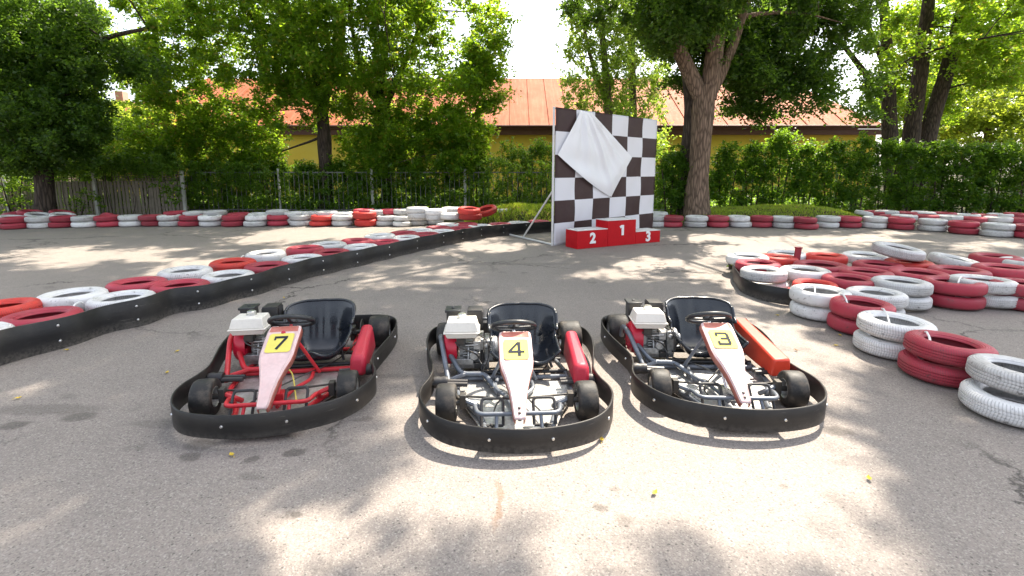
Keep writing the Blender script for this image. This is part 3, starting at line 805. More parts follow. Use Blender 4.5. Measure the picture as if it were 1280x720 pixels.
# ------------------------------------------------------------------ backdrop, cloth, podium
B0 = at(691, 307); B1 = at(814, 288.5)
B1.x = (818 - CX) / F * (B1.y * CP + .2) * 1.0 * .985 if False else B1.x
bx = (B1 - B0); bw = bx.length; bx.normalize()
bn = Vector((bx.y, -bx.x, 0))          # faces the track
BH = at_depth(691, 134, B0.y).z
def bp(c, r, off=0.0):
    """point on the chequered sheet: column 0..6, row 0 (top) .. 6"""
    return B0 + bx * (bw * c / 6) + Vector((0, 0, BH * (1 - r / 6))) + bn * off
def checker_material():
    t = NT('chequered_sheet'); u = t.coord('UV')
    sp = t.node('ShaderNodeSeparateXYZ'); t.link(u, sp.inputs[0])
    fx = t.math('FLOOR', t.math('MULTIPLY', sp.outputs[0], 6.0)); fy = t.math('FLOOR', t.math('MULTIPLY', sp.outputs[1], 6.0))
    k = t.math('MODULO', t.math('ADD', t.math('ADD', fx, fy), 20.0), 2.0)
    n = t.noise(u, 18, 5, 0.6)
    w = t.mix(t.math('MULTIPLY', n, 0.25), (0.71, 0.71, 0.75), (0.62, 0.61, 0.65))
    d = t.mix(t.math('MULTIPLY', n, 0.5), (0.045, 0.024, 0.024), (0.075, 0.05, 0.048))
    return t.done(t.bsdf(t.mix(k, d, w), 0.5, 0, 0.2, t.bump(t.noise(u, 9, 4), 0.35, 0.02)))
M['checker'] = checker_material()
bd = empty('chequered_backdrop', B0)
tag(bd, 'tall chequered backdrop panel on a white tube frame behind the podium', 'backdrop')
mb = MB(); NU, NV = 48, 48
def sheet(u, v):
    c, r = u * 6, (1 - v) * 6
    wr = .012 * math.sin(c * 2.1 + r * 1.3) * math.sin(r * 1.7) + .006 * math.sin(c * 7 + r * 3)
    if c > 5.4: wr += .012 * math.sin(r * 5) * (c - 5.4)
    if u in (0, 1) or v in (0, 1): wr *= .3
    return bp(c, r, .03 + wr) - B0
mb.grid(sheet, NU, NV)
o = build('chequered_sheet', mb, M['checker'], bd, angle=180, solid=.006)
uv = o.data.uv_layers.new(name='UVMap')
co = np.zeros(len(o.data.loops), dtype=np.int32); o.data.loops.foreach_get('vertex_index', co)
uvs = np.stack([(co % (NU + 1)) / NU, 1 - (co // (NU + 1)) / NV], 1)
uvs[:, 1] = 0.99999 - uvs[:, 1] * .99998; uvs[:, 0] = uvs[:, 0] * .99998 + .00001
# first square top left is dark: rows counted from the top
uvs[:, 1] = 1 - (co // (NU + 1)) / NV
uvs = np.clip(uvs, 1e-5, 1 - 1e-5)
uv.data.foreach_set('uv', uvs.astype(np.float32).ravel())
fr = MB()
q = lambda c, r, off: bp(c, r, off) - B0
fr.tube([q(-.03, 6, 0), q(-.03, -.02, 0)], .022, 8)
fr.tube([q(6.0, 6, 0), q(6.0, -.02, 0)], .022, 8)
fr.tube([q(0, .04, 0), q(6, .04, 0)], .018, 8); fr.tube([q(0, 3, 0), q(6, 3, 0)], .018, 8); fr.tube([q(0, 5.9, 0), q(6, 5.9, 0)], .018, 8)
build('tube_frame', fr, M['steel_tube'], bd)
A = at(634, 293.5); Bk = at(690, 288.5)
for side, base in (('a', 0), ('b', 6)):
    sh = Vector((0, 0, 0)) if base == 0 else bx * (bw * 1.0)
    st = MB()
    foot = A - B0
    st.tube([Vector((0, 0, .02)) + sh, foot + Vector((0, 0, .02)) + sh], .02, 8)
    if base == 0:
        st.tube([foot + Vector((0, 0, .02)), foot + (Bk - A) * 1.0 + Vector((0, 0, .02))], .02, 8)
    st.tube([foot * .62 + Vector((0, 0, .02)) + sh, q(-.03 + 0, 3.55, 0) + sh], .018, 8)
    build('stand', st, M['steel_tube'], bd)

# white cloth hanging across it
def cloth_material():
    t = NT('thin_white_cloth'); c = t.coord()
    a = t.bsdf((0.93, 0.94, 0.97), 0.5, 0, 0.3)
    b = t.node('ShaderNodeBsdfTranslucent'); b.inputs['Color'].default_value = (.75, .77, .82, 1)
    tr = t.node('ShaderNodeBsdfTransparent')
    m = t.node('ShaderNodeMixShader'); m.inputs[0].default_value = .05; t.link(a, m.inputs[1]); t.link(b.outputs[0], m.inputs[2])
    m2 = t.node('ShaderNodeMixShader'); m2.inputs[0].default_value = .12; t.link(m.outputs[0], m2.inputs[1]); t.link(tr.outputs[0], m2.inputs[2])
    return t.done(m2.outputs[0])
M['cloth'] = cloth_material()
P00, P10, P11, P01 = Vector((1.12, .04)), Vector((4.2, 2.02)), Vector((3.02, 3.98)), Vector((0.0, 2.0))
TOP2 = Vector((1.75, .10))
mb = MB()
def clothf(u, v):
    # u runs from the left hanging corner to the right one, v from the top edge to the bottom corner
    e0 = P00.lerp(TOP2, u)
    e1 = P01.lerp(P11, min(1, u * 1.0)) if True else None
    if u < .5:
        low = P01.lerp(P11, u * 2)
    else:
        low = P11.lerp(P10, (u - .5) * 2)
    # edges of the cloth sag between their corners
    if u < .5:
        low = low + Vector((.02, .28 * math.sin(u * 2 * PI) * .6))
    p = e0.lerp(low, v)
    fan = math.sin(u * 26) * .5 + math.sin(u * 47 + 1.7) * .3
    drape = math.sin(v * 15 - 6 * abs(u - .5) ** 1.5 + u * 3) * .5
    off = .085 + .062 * fan * (1 - v) ** .6 * min(1, v * 5) + .070 * drape * v ** 1.6 * (1 - abs(2 * u - 1) ** 3) + .05 * math.sin(PI * v) * math.sin(PI * u)
    return bp(p.x, p.y, off)
mb.grid(clothf, 70, 50)
tag(build('white_cloth', mb, M['cloth'], angle=180), 'thin white cloth draped askew across the chequered backdrop', 'cloth')

# podium
pf0 = at(721.4, 311.7); pf1 = at(824.7, 302.3); pl = at(708.3, 308)
px_ = (pf1 - pf0); pw = px_.length; px_.normalize(); pn = Vector((-px_.y, px_.x, 0))
pd = min(.55, max(.38, (pl - pf0).length))
pod = empty('podium', pf0)
tag(pod, 'red three-step winners\' podium numbered 2, 1 and 3', 'podium')
ang = math.atan2(px_.y, px_.x)
def pstep(x0, x1, h):
    e = empty('step', (0, 0, 0), ang, pod)
    mb = MB(); mb.box(((x0 + x1) / 2, pd / 2, h / 2 - .004), (x1 - x0, pd, h - .008))
    build('step_body', mb, M['podium_red'], e, bevel=.006)
    mb = MB(); mb.box(((x0 + x1) / 2, pd / 2, h), (x1 - x0 + .006, pd + .006, .012))
    build('step_top', mb, M['podium_white'], e, bevel=.003)
    return e
def glyph(ch, size, parent, name, mat, loc, rot, extrude=.004, bold=.02):
    cu = bpy.data.curves.new('g', 'FONT'); cu.body = ch; cu.size = size; cu.align_x = 'CENTER'; cu.align_y = 'CENTER'; cu.extrude = extrude; cu.offset = bold; cu.resolution_u = 4
    tmp = bpy.data.objects.new('g', cu); COL.objects.link(tmp)
    dg = bpy.context.evaluated_depsgraph_get()
    me = bpy.data.meshes.new_from_object(tmp.evaluated_get(dg))
    bpy.data.objects.remove(tmp); bpy.data.curves.remove(cu)
    me.materials.clear(); me.materials.append(mat)
    o = link_obj(name, me, parent); o.location = loc; o.rotation_euler = rot
    return o
f1 = pw * (758 - 721.4) / (824.7 - 721.4) * .965; f2 = pw * (793 - 721.4) / (824.7 - 721.4) * .985
for x0, x1, h, ch in ((0, f1, .345, '2'), (f1 + .004, f2, .50, '1'), (f2 + .004, pw, .245, '3')):
    e = pstep(x0, x1, h)
    if ch == '1':
        mb = MB(); mb.box(((x0 + x1) / 2 + .012, -.004, .30), (.055, .008, .20)); mb.box(((x0 + x1) / 2 - .030, -.0045, .372), (.06, .006, .045), Matrix.Rotation(-.45, 3, 'Y'))
        build('number', mb, M['white_letter'], e, smooth=False)
        continue
    glyph(ch, .27 if ch != '1' else .28, e, 'number', M['white_letter'], ((x0 + x1) / 2, -.004, h * .52 if ch != '1' else .30), (PI / 2, 0, 0), .004, .011)

# ------------------------------------------------------------------ karts
def stroke_digit(ch):
    if ch == '7': return [((-.36, .40), (.36, .40), .17), ((.30, .36), (-.10, -.5), .16), ((-.30, .44), (-.30, .17), .11)]
    if ch == '4': return [((.17, .5), (.17, -.5), .17), ((.13, .46), (-.36, -.16), .14), ((-.43, -.20), (.46, -.20), .15)]
    return [((-.34, .42), (.32, .42), .15), ((-.14, .0), (.32, .0), .15), ((-.34, -.42), (.32, -.42), .15), ((.30, .40), (.30, -.40), .15), ((-.31, .45), (-.31, .2), .13), ((-.31, -.45), (-.31, -.2), .13)]

def rot_x(a): return Matrix.Rotation(a, 3, 'X')

def make_kart(num, pos, yaw, label, frame_m, guard_m, guard_long, bar_m):
    k = empty('go_kart', pos, yaw); tag(k, label, 'go-kart', 'go-karts parked in a row')
    # wrap-round bumper
    half = [(0, -.405), (.2, -.38), (.38, -.31), (.49, -.2), (.555, -.05), (.565, .07), (.535, .2), (.525, .33), (.56, .5), (.60, .68), (.625, .88), (.61, 1.06), (.53, 1.18), (.36, 1.225), (0, 1.235)]
    plan = half + [(-x, y) for x, y in half[-2:0:-1]]
    path = smooth_path([(x, y, 0) for x, y in plan], 5, True)
    path = [(p.x, p.y) for p in path]
    zo = [.014 * math.sin(1.3 * p[0] + num) + (.03 * min(1, max(0, p[1])) ) for p in path]
    mb = MB(); mb.ribbon(path, .042, .174, .013, True, zoff=zo)
    for i in range(4, len(path), 11):
        p = Vector((*path[i], 0)); a = Vector((*path[(i + 1) % len(path)], 0)) - Vector((*path[i - 1], 0)); a.normalize()
        nn = Vector((a.y, -a.x, 0))
        mt = Matrix.Translation(p + nn * .0065 + Vector((0, 0, .112 + zo[i]))) @ nn.to_track_quat('Z', 'Y').to_matrix().to_4x4()
        mb.lathe([(.0001, .007), (.007, .006), (.0095, .002), (.0095, 0)], 10, mt, 1)
    # overlapping joint with two big bolts on the right front corner
    build('bumper', mb, [M['bumper'], M['chrome']], k, angle=50)
    # bumper mounts
    for sx in (-1, 1):
        mb = MB()
        for (y, xo) in ((.30, .42), (.26, .42)):
            mb.tube([(sx * .30, y, .10), (sx * .52, y, .11)], .016, 8)
        mt = Matrix.Translation((sx * .47, .28, .11)) @ Matrix.Rotation(PI / 2, 4, 'Y')
        mb.lathe([(.0001, -.045), (.035, -.045), (.04, -.02), (.034, 0), (.04, .02), (.035, .045), (.0001, .045)], 14, mt)
        build('bumper_mount', mb, M['black_paint'], k)
        mb = MB(); mb.tube([(sx * .15, -.2, .07), (sx * .2, -.385, .10)], .013, 8); build('front_bumper_bracket', mb, M['black_paint'], k)
        mb = MB(); mb.tube([(sx * .33, 1.06, .08), (sx * .40, 1.205, .13)], .014, 8); build('rear_bumper_bracket', mb, M['black_paint'], k)
    # floor
    mb = MB()
    fp = [(-.16, -.33), (.16, -.33), (.24, -.1), (.36, .2), (.38, .42), (-.38, .42), (-.36, .2), (-.24, -.1)]
    n = len(fp)
    mb.add([(x, y, .046) for x, y in fp] + [(x, y, .040) for x, y in fp], [tuple(range(n)), tuple(range(2 * n - 1, n - 1, -1))] + [(i, i + n, (i + 1) % n + n, (i + 1) % n) for i in range(n)])
    build('floor_pan', mb, M['plate'], k, smooth=False)
    # chassis tubes
    mb = MB(); R = .0155
    for sx in (-1, 1):
        mb.tube(rounded_tube([(sx * .17, -.34, .062), (sx * .20, -.1, .062), (sx * .36, .18, .064), (sx * .37, .5, .066), (sx * .30, .8, .075), (sx * .30, 1.1, .085)], .08), R, 10)
        mb.tube(rounded_tube([(sx * .22, .02, .065), (sx * .235, -.02, .10), (sx * .30, 0, .12)], .02), R, 8)
    mb.tube([(-.17, -.335, .062), (.17, -.335, .062)], R, 10)
    mb.tube([(-.36, .43, .066), (.36, .43, .066)], R, 10)
    mb.tube([(-.30, 1.08, .085), (.30, 1.08, .085)], R, 10)
    mb.tube([(-.31, .78, .078), (.31, .78, .078)], R, 10)
    # tubes sweeping across the floor to the front
    mb.tube(smooth_path([(-.10, .42, .075), (-.12, .25, .078), (-.05, .12, .07), (-.02, -.1, .066)], 5), .012, 8)
    mb.tube(smooth_path([(.10, .42, .075), (.12, .25, .078), (.05, .12, .07), (.02, -.1, .066)], 5), .012, 8)
    build('frame', mb, frame_m, k)
    # engine guard hoops
    mb = MB()
    mb.tube(rounded_tube([(-.50, .78, .17), (-.51, .70, .285), (-.49, .58, .27), (-.42, .30, .075)], .06), R * 1.1, 10)
    mb.tube(rounded_tube([(-.49, .66, .25), (-.35, .42, .10), (-.19, .42, .10), (-.10, .2, .062)], .05), R * 1.1, 10)
    mb.tube(rounded_tube([(-.43, .36, .085), (-.32, .42, .10)], .02), R, 8)
    build('engine_guard', mb, frame_m, k)
    # front hoop
    mb = MB()
    mb.tube(rounded_tube([(-.245, -.02, .07), (-.245, -.08, .135), (-.225, -.20, .138), (.225, -.20, .138), (.245, -.08, .135), (.245, -.02, .07)], .045), .0125, 10)
    for sx in (-1, 1):
        mb.tube([(sx * .12, -.20, .130), (sx * .125, -.25, .062)], .010, 8)
    build('front_bar', mb, bar_m, k)
    # pedals: black wire loops
    for sx in (-1, 1):
        mb = MB()
        x0, x1 = sx * .085, sx * .205
        mb.tube(rounded_tube([(x0, -.20, .07), (x0, -.11, .185), (x1, -.11, .185), (x1, -.20, .07)], .025), .0085, 8)
        mb.tube([(x0, -.20, .07), (x1, -.20, .07)], .008, 8)
        build('pedal', mb, M['black_paint'], k)
    # steering links, spindles
    mb = MB()
    mb.tube([(-.36, .055, .125), (-.03, .02, .115)], .007, 8); mb.tube([(.36, .055, .125), (.03, .02, .115)], .007, 8)
    for sx in (-1, 1):
        mb.tube([(sx * .29, 0, .11), (sx * .40, 0, .11)], .017, 10)
        mb.box((sx * .315, .0, .12), (.035, .05, .085))
        mb.tube([(sx * .33, 0, .12), (sx * .36, .06, .125)], .011, 8)
    build('steering_link', mb, M['dark_metal'], k, bevel=.003)
    # steering column and its two struts
    top = Vector((0, .335, .430)); bot = Vector((0, -.02, .10))
    mb = MB(); mb.tube([bot, top], .011, 10)
    mb.box((0, 0.0, .085), (.07, .07, .06))
    build('steering_column', mb, M['chrome'] if num != 7 else M['red_paint'], k)
    mb = MB()
    for sx in (-1, 1):
        mb.tube(rounded_tube([(sx * .15, .38, .07), (sx * .03, .27, .375)], .02), .0115, 8)
    build('column_support', mb, frame_m, k)
    # steering wheel
    ax = (top - bot).normalized(); rotm = Vector((0, 0, 1)).rotation_difference((ax + Vector((0, 0, .6))).normalized()).to_matrix().to_4x4()
    mt = Matrix.Translation(top + Vector((0, .02, .02))) @ rotm
    mb = MB()
    circ = [mt @ Vector((.135 * math.cos(a) * (1 if math.sin(a) < .4 else 1.02), .135 * math.sin(a), 0)) for a in [2 * PI * i / 40 for i in range(40)]]
    mb.tube(circ, .0155, 10, True)
    for a in (0.15, PI - .15, -PI / 2):
        mb.tube([mt @ Vector((0, 0, -.01)), mt @ Vector((.13 * math.cos(a), .13 * math.sin(a), 0))], .009, 8)
    mb.lathe([(.0001, .01), (.035, .008), (.04, -.01), (.0001, -.012)], 18, mt)
    build('steering_wheel', mb, M['black_plastic'], k)
    # fairing with the number
    T = Vector((0, .25, .468)); Bm = Vector((0, -.285, .150)); ax = (Bm - T); L = ax.length; ax.normalize()
    nrm = Vector((0, ax.z, -ax.y)); nrm = nrm if nrm.z > 0 else -nrm
    if nrm.y > 0: pass
    ks = [(0, .068), (.055, .094), (.12, .097), (.42, .095), (.50, .087), (.60, .067), (.72, .049), (.85, .037), (.97, .030), (1.0, .022)]
    def hw(s):
        for (a, wa), (b, wb) in zip(ks, ks[1:]):
            if s <= b:
                t = (s - a) / (b - a); return wa + (wb - wa) * t
        return ks[-1][1]
    US = [-1, -1, -.88, -.80, -.4, 0, .4, .80, .88, 1, 1]
    def fair(u, v):
        i = round(u * 10); s = v
        x = US[i] * hw(s); off = 0
        if i in (0, 10): off = -.045; x *= 1.03
        elif i in (1, 9): off = -.006
        elif i in (2, 8): off = .002
        elif i in (3, 7): off = -.002
        belly = -.012 * math.sin(PI * min(1, s / .5)) if s < .5 else 0
        tip = -.03 * max(0, (.05 - s) / .05)
        return T + ax * (L * s) + Vector((x, 0, 0)) + nrm * (off + tip + .018 * math.sin(PI * s))
    mb = MB()
    mb.grid(fair, 10, 40, mfn=lambda u, v: 1 if (u < .1 or u > .9) else (1 if (.05 < v < .125 and .18 < u < .82) else 0))
    o = build('nose_fairing', mb, [M['pink'], M['faded_red']], k, angle=35, solid=.006)
    def fpt(x, s, h): return T + ax * (L * s) + Vector((x, 0, 0)) + nrm * (.018 * math.sin(PI * s) + h)
    # number sticker, rounded corners, follows the fairing
    mb = MB(); pts = []
    s0, s1, w_, rr = .155, .405, .074, .018
    for (cx, cs, a0) in ((w_ - rr, s0 + rr / L, -PI / 2), (w_ - rr, s1 - rr / L, 0), (-w_ + rr, s1 - rr / L, PI / 2), (-w_ + rr, s0 + rr / L, PI)):
        for j in range(5):
            a = a0 + j * PI / 8
            pts.append((cx + rr * math.cos(a), cs + rr * math.sin(a) / L))
    n = len(pts)
    mb.add([fpt(x, s, .0065) for x, s in pts] + [fpt(0, (s0 + s1) / 2, .0068)], [(i, (i + 1) % n, n) for i in range(n)])
    st = build('number_sticker', mb, M['yellow'], k, smooth=False, solid=.001)
    mb = MB(); sc = L * (s1 - s0) * .70; mid = (s0 + s1) / 2
    for q_, (a, b, th) in enumerate(stroke_digit(str(num))):
        a = Vector(a); b = Vector(b); d = (b - a).normalized(); nn = Vector((-d.y, d.x)) * th / 2
        a = a - d * 0; vs = [a + nn, b + nn, b - nn, a - nn]
        mb.add([fpt(v.x * sc * 1.0, mid - v.y * sc / L, .0085 + q_ * .0004) for v in vs], [(0, 1, 2, 3)])
    build('digit', mb, M['digit'], st, smooth=False)
    mb = MB()
    for s_ in ((.14,) if num == 7 else (.90, .945)):
        mt = Matrix.Translation(fpt(0 if s_ > .5 else .0, s_, .004)) @ nrm.to_track_quat('Z', 'Y').to_matrix().to_4x4()
        mb.lathe([(.0001, .006), (.006, .005), (.0085, 0)] if s_ > .5 else [(.0001, .009), (.010, .008), (.014, .0)], 12, mt)
    build('fairing_bolt', mb, M['guard_red'] if num == 7 else M['dark_metal'], k)
    # wheels
    def wheel(x, y, r, w, name, steer=0.0):
        e = empty(name, (x, y, r), steer, k)
        mt = Matrix.Rotation(PI / 2, 4, 'Y')
        h = w / 2
        mb = MB(); mb.lathe([(r * .52, -h * .86), (r * .62, -h * .98), (r * .80, -h * 1.0), (r * .93, -h * .93), (r * .985, -h * .74), (r, -h * .3), (r * 1.002, 0), (r, h * .3), (r * .985, h * .74), (r * .93, h * .93), (r * .80, h), (r * .62, h * .98), (r * .52, h * .86), (r * .50, 0)], 40, mt, closed=True)
        build('tyre', mb, M['slick'], e, angle=50)
        mb = MB(); mb.lathe([(r * .53, -h * .84), (r * .56, -h * .9), (r * .53, -h * .93), (r * .49, -h * .8), (r * .45, -h * .3), (r * .24, -h * .25), (r * .22, -h * .55), (.0001, -h * .56)], 28, mt)
        mb.lathe([(r * .53, h * .84), (r * .56, h * .9), (r * .53, h * .93), (r * .49, h * .8), (r * .45, h * .3), (r * .24, h * .25), (r * .22, h * .55), (.0001, h * .56)], 28, mt)
        for i in range(5):
            a = 2 * PI * i / 5
            for sx in (-1, 1):
                mb.tube([(sx * h * .25, r * .33 * math.cos(a), r * .33 * math.sin(a)), (sx * h * .42, r * .33 * math.cos(a), r * .33 * math.sin(a))], .007, 6)
        build('rim', mb, M['alu'], e)
    st_ = {7: .05, 4: .02, 3: -.08}[num]
    wheel(-.41, 0, .110, .118, 'front_wheel', st_); wheel(.41, 0, .110, .118, 'front_wheel', st_)
    wheel(-.485, 1.03, .13, .165, 'rear_wheel'); wheel(.485, 1.03, .13, .165, 'rear_wheel')
    mb = MB(); mb.tube([(-.47, 1.03, .13), (.47, 1.03, .13)], .016, 12)
    for x in (-.25, .27): mb.box((x, 1.03, .125), (.035, .09, .11))
    mt = Matrix.Translation((.34, 1.03, .14)) @ Matrix.Rotation(PI / 2, 4, 'Y'); mb.lathe([(.0001, -.004), (.095, -.004), (.095, .004), (.0001, .004)], 30, mt)
    build('rear_axle', mb, M['dark_metal'], k, bevel=.003)
    # side guard, tapered moulded box
    mb = MB()
    if guard_long:
        lo = [(.375, .19, .10), (.50, .19, .10), (.50, .86, .09), (.385, .86, .09)]; hi = [(.38, .185, .220), (.495, .195, .225), (.485, .86, .300), (.39, .86, .300)]
    else:
        lo = [(.375, .22, .085), (.485, .22, .085), (.49, .74, .09), (.385, .74, .09)]; hi = [(.38, .245, .220), (.48, .245, .220), (.475, .70, .305), (.395, .70, .305)]
    mb.add(lo + hi, [(3, 2, 1, 0), (4, 5, 6, 7), (0, 1, 5, 4), (1, 2, 6, 5), (2, 3, 7, 6), (3, 0, 4, 7)])
    build('side_guard', mb, guard_m, k, bevel=.028 if not guard_long else .014)
    # throttle and brake cables
    mb = MB(); mb.tube(smooth_path([(.14, -.13, .10), (.08, .05, .09), (.03, .2, .11), (-.05, .38, .10), (-.2, .5, .12), (-.26, .58, .22)], 6), .0045, 6)
    build('throttle_cable', mb, M['yellow'] if num == 7 else M['black_plastic'], k)
    mb = MB(); mb.tube(smooth_path([(-.14, -.13, .10), (-.10, .08, .075), (.06, .3, .085), (.24, .55, .09), (.33, .9, .11)], 6), .005, 6)
    build('brake_rod', mb, M['dark_metal'], k)
    # bucket seat
    prof = [(.425, .160), (.44, .135), (.48, .112), (.55, .095), (.64, .088), (.72, .095), (.785, .135), (.815, .195), (.84, .275), (.865, .355), (.885, .42), (.895, .445)]
    pp = smooth_path([(0, y, z) for y, z in prof], 4)
    NP = len(pp) - 1
    def seatf(u, v):
        i = min(NP, round(v * NP)); b = pp[i]; t = v
        s = 2 * u - 1; a = abs(s)
        wid = .232 if t < .5 else .232 + .02 * math.sin((t - .5) * 2 * PI * .5)
        if t > .9: wid -= .012 * (t - .9) / .1
        x = s * wid
        up = max(0, a - .35) / .65
        side = up ** 2.2
        # thigh bolsters in front, wrap-round sides, forward curling wings at the back
        fz = (.085 + .10 * math.sin(min(1, t / .55) * PI * .5)) * (1 if t < .55 else max(0, 1 - (t - .55) / .25))
        fy = .17 * max(0, min(1, (t - .38) / .3)) * (1 - .45 * max(0, (t - .75) / .25))
        z = b.z + side * fz; y = b.y - side * fy
        if t < .12: z += -.035 * (math.cos(s * PI * 1.0) * .5 - .5) * 0 + .03 * math.exp(-(s / .22) ** 2) * (1 - t / .12)
        if t > .9: z += -.018 * a ** 6
        if t > .55: y += .012 * math.exp(-(s / .12) ** 2)
        return Vector((x + .085, y + .01, z))
    mb = MB(); mb.grid(seatf, 28, NP)
    # rolled rim
    rim = [seatf(i / 28, 0) for i in range(29)] + [seatf(1, j / NP) for j in range(1, NP + 1)] + [seatf(1 - i / 28, 1) for i in range(1, 29)] + [seatf(0, 1 - j / NP) for j in range(1, NP)]
    mb.tube(rim, .008, 8, True)
    build('seat', mb, M['seat'], k, angle=60, solid=.006)
    mb = MB()
    mb.tube([(-.36, .50, .075), (.38, .50, .075)], .014, 8); mb.tube([(-.3, .70, .08), (.36, .70, .08)], .014, 8)
    mb.tube([(.20, .80, .24), (.30, 1.0, .12)], .011, 8); mb.tube([(-.17, .82, .24), (-.27, 1.0, .12)], .011, 8)
    mb.tube([(-.21, .62, .19), (-.21, .52, .08)], .010, 8); mb.tube([(.245, .62, .19), (.28, .55, .08)], .010, 8)
    build('seat_bracket', mb, M['black_paint'], k)
    if num != 7:
        mb = MB(); mb.tube(rounded_tube([(-.30, .86, .34), (-.16, .86, .345), (-.12, .90, .30)], .03), .012, 8); build('rear_hoop', mb, frame_m, k)
    # engine
    e = empty('engine', (-.335, .69, .078), 0, k)
    mb = MB()
    mb.box((.04, 0, .02), (.27, .26, .035)); mb.box((.05, .02, .115), (.17, .19, .16))
    for i in range(7): mb.box((.05, -.085 - .0, .07 + i * .019), (.12, .06, .008))
    mb.box((.0, -.12, .055), (.13, .05, .045)); mb.box((.09, -.10, .17), (.05, .07, .06))
    mt = Matrix.Translation((.07, -.125, .10)) @ Matrix.Rotation(PI / 2, 4, 'X'); mb.lathe([(.0001, .03), (.03, .03), (.035, .02), (.035, 0)], 16, mt)
    mb.tube([(-.02, -.13, .17), (.10, -.135, .175)], .008, 8); mb.tube([(.03, -.14, .05), (.03, -.10, .16)], .009, 8)
    build('engine_block', mb, M['alu'], e, bevel=.005)
    mb = MB()
    mb.box((-.02, -.115, .20), (.06, .07, .05)); mb.box((.10, -.13, .025), (.06, .03, .04)); mb.tube(smooth_path([(-.07, -.10, .20), (-.02, -.17, .17), (.08, -.16, .12), (.12, -.13, .05)], 5), .006, 6)
    mb.tube(smooth_path([(.10, -.05, .22), (.16, -.14, .20), (.17, -.16, .10), (.13, -.3, .02), (.2, -.45, .0)], 5), .005, 6)
    build('carburettor', mb, M['dark_metal'], e, bevel=.004)
    mb = MB()
    mt = Matrix.Translation((-.105, -.03, .125)) @ Matrix.Rotation(-PI / 2, 4, 'Y')
    mb.lathe([(.118, -.055), (.120, .0), (.114, .022), (.095, .035), (.09, .032), (.07, .038), (.065, .034), (.045, .040), (.0001, .042)], 32, mt)
    for i in range(10):
        a = 2 * PI * i / 10
        mb.box((-.143, -.01 + .08 * math.cos(a), .125 + .08 * math.sin(a)), (.006, .035, .008), Matrix.Rotation(a, 3, 'X'))
    mb.box((-.075, -.06, .06), (.05, .10, .11)); mb.box((-.07, .02, .235), (.07, .15, .03))
    build('recoil_cover', mb, M['engine_red'], e, bevel=.006)
    mb = MB()
    mb.box((.175, .01, .105), (.075, .17, .16)); mt = Matrix.Translation((.215, .01, .11)) @ Matrix.Rotation(PI / 2, 4, 'Y')
    mb.lathe([(.075, 0), (.07, .02), (.035, .025), (.03, .05), (.0001, .05)], 24, mt)
    mt = Matrix.Translation((.16, -.09, .15)) @ Matrix.Rotation(PI / 2, 4, 'X'); mb.lathe([(.0001, .02), (.018, .02), (.022, .01), (.02, 0)], 12, mt)
    build('crankcase_cover', mb, M['alu'], e, bevel=.01)
    # tank: lower tray and crowned upper half with a seam flange
    mb = MB()
    def slab(z0, z1, x0, x1, y0, y1, i0, i1):
        vs = []
        for z, ins in ((z0, i0), (z1, i1)):
            vs += [(x0 + ins, y0 + ins, z), (x1 - ins, y0 + ins, z), (x1 - ins, y1 - ins, z), (x0 + ins, y1 - ins, z)]
        mb.add(vs, [(3, 2, 1, 0), (4, 5, 6, 7), (0, 1, 5, 4), (1, 2, 6, 5), (2, 3, 7, 6), (3, 0, 4, 7)])
    X0, X1, Y0, Y1 = -.13, .105, -.19, .0
    slab(.235, .272, X0, X1, Y0, Y1, .018, .004); slab(.2725, .283, X0, X1, Y0, Y1, -.006, -.006); slab(.2835, .352, X0, X1, Y0, Y1, .002, .020)
    build('fuel_tank', mb, M['tank'], e, bevel=.013)
    mb = MB(); mt = Matrix.Translation((-.012, -.07, .352)); mb.lathe([(.034, 0), (.034, .008), (.029, .010), (.030, .026), (.024, .031), (.0001, .031)], 20, mt)
    build('fuel_cap', mb, M['chrome'], e, angle=30)
    mb = MB(); mb.box((-.085, .085, .305), (.092, .11, .12)); mb.box((-.085, .085, .369), (.112, .127, .018)); mb.tube([(-.085, .085, .378), (-.085, .085, .386)], .014, 10)
    build('air_filter', mb, M['black_plastic'], e, bevel=.012)
    mb = MB(); mb.box((.075, .09, .305), (.112, .13, .12)); mb.box((.075, .09, .369), (.104, .12, .012))
    for i in range(6): mb.box((.138, .05 + i * .016, .32), (.004, .008, .09))
    build('muffler', mb, M['black_paint'], e, bevel=.008)
    return k

make_kart(7, (-1.425, 2.775, 0), math.radians(8.5), 'red framed go-kart with number 7 on its faded pink fairing', M['red_paint'], M['guard_red'], False, M['red_paint'])
make_kart(4, (.028, 2.665, 0), math.radians(2.8), 'grey framed go-kart with number 4 parked between the other two', M['grey_paint'], M['guard_red'], False, M['grey_paint'])
make_kart(3, (1.335, 2.845, 0), math.radians(-1.8), 'grey framed go-kart with number 3 and a long orange-red side guard', M['grey_paint'], M['guard_orange'], True, M['grey_paint'])

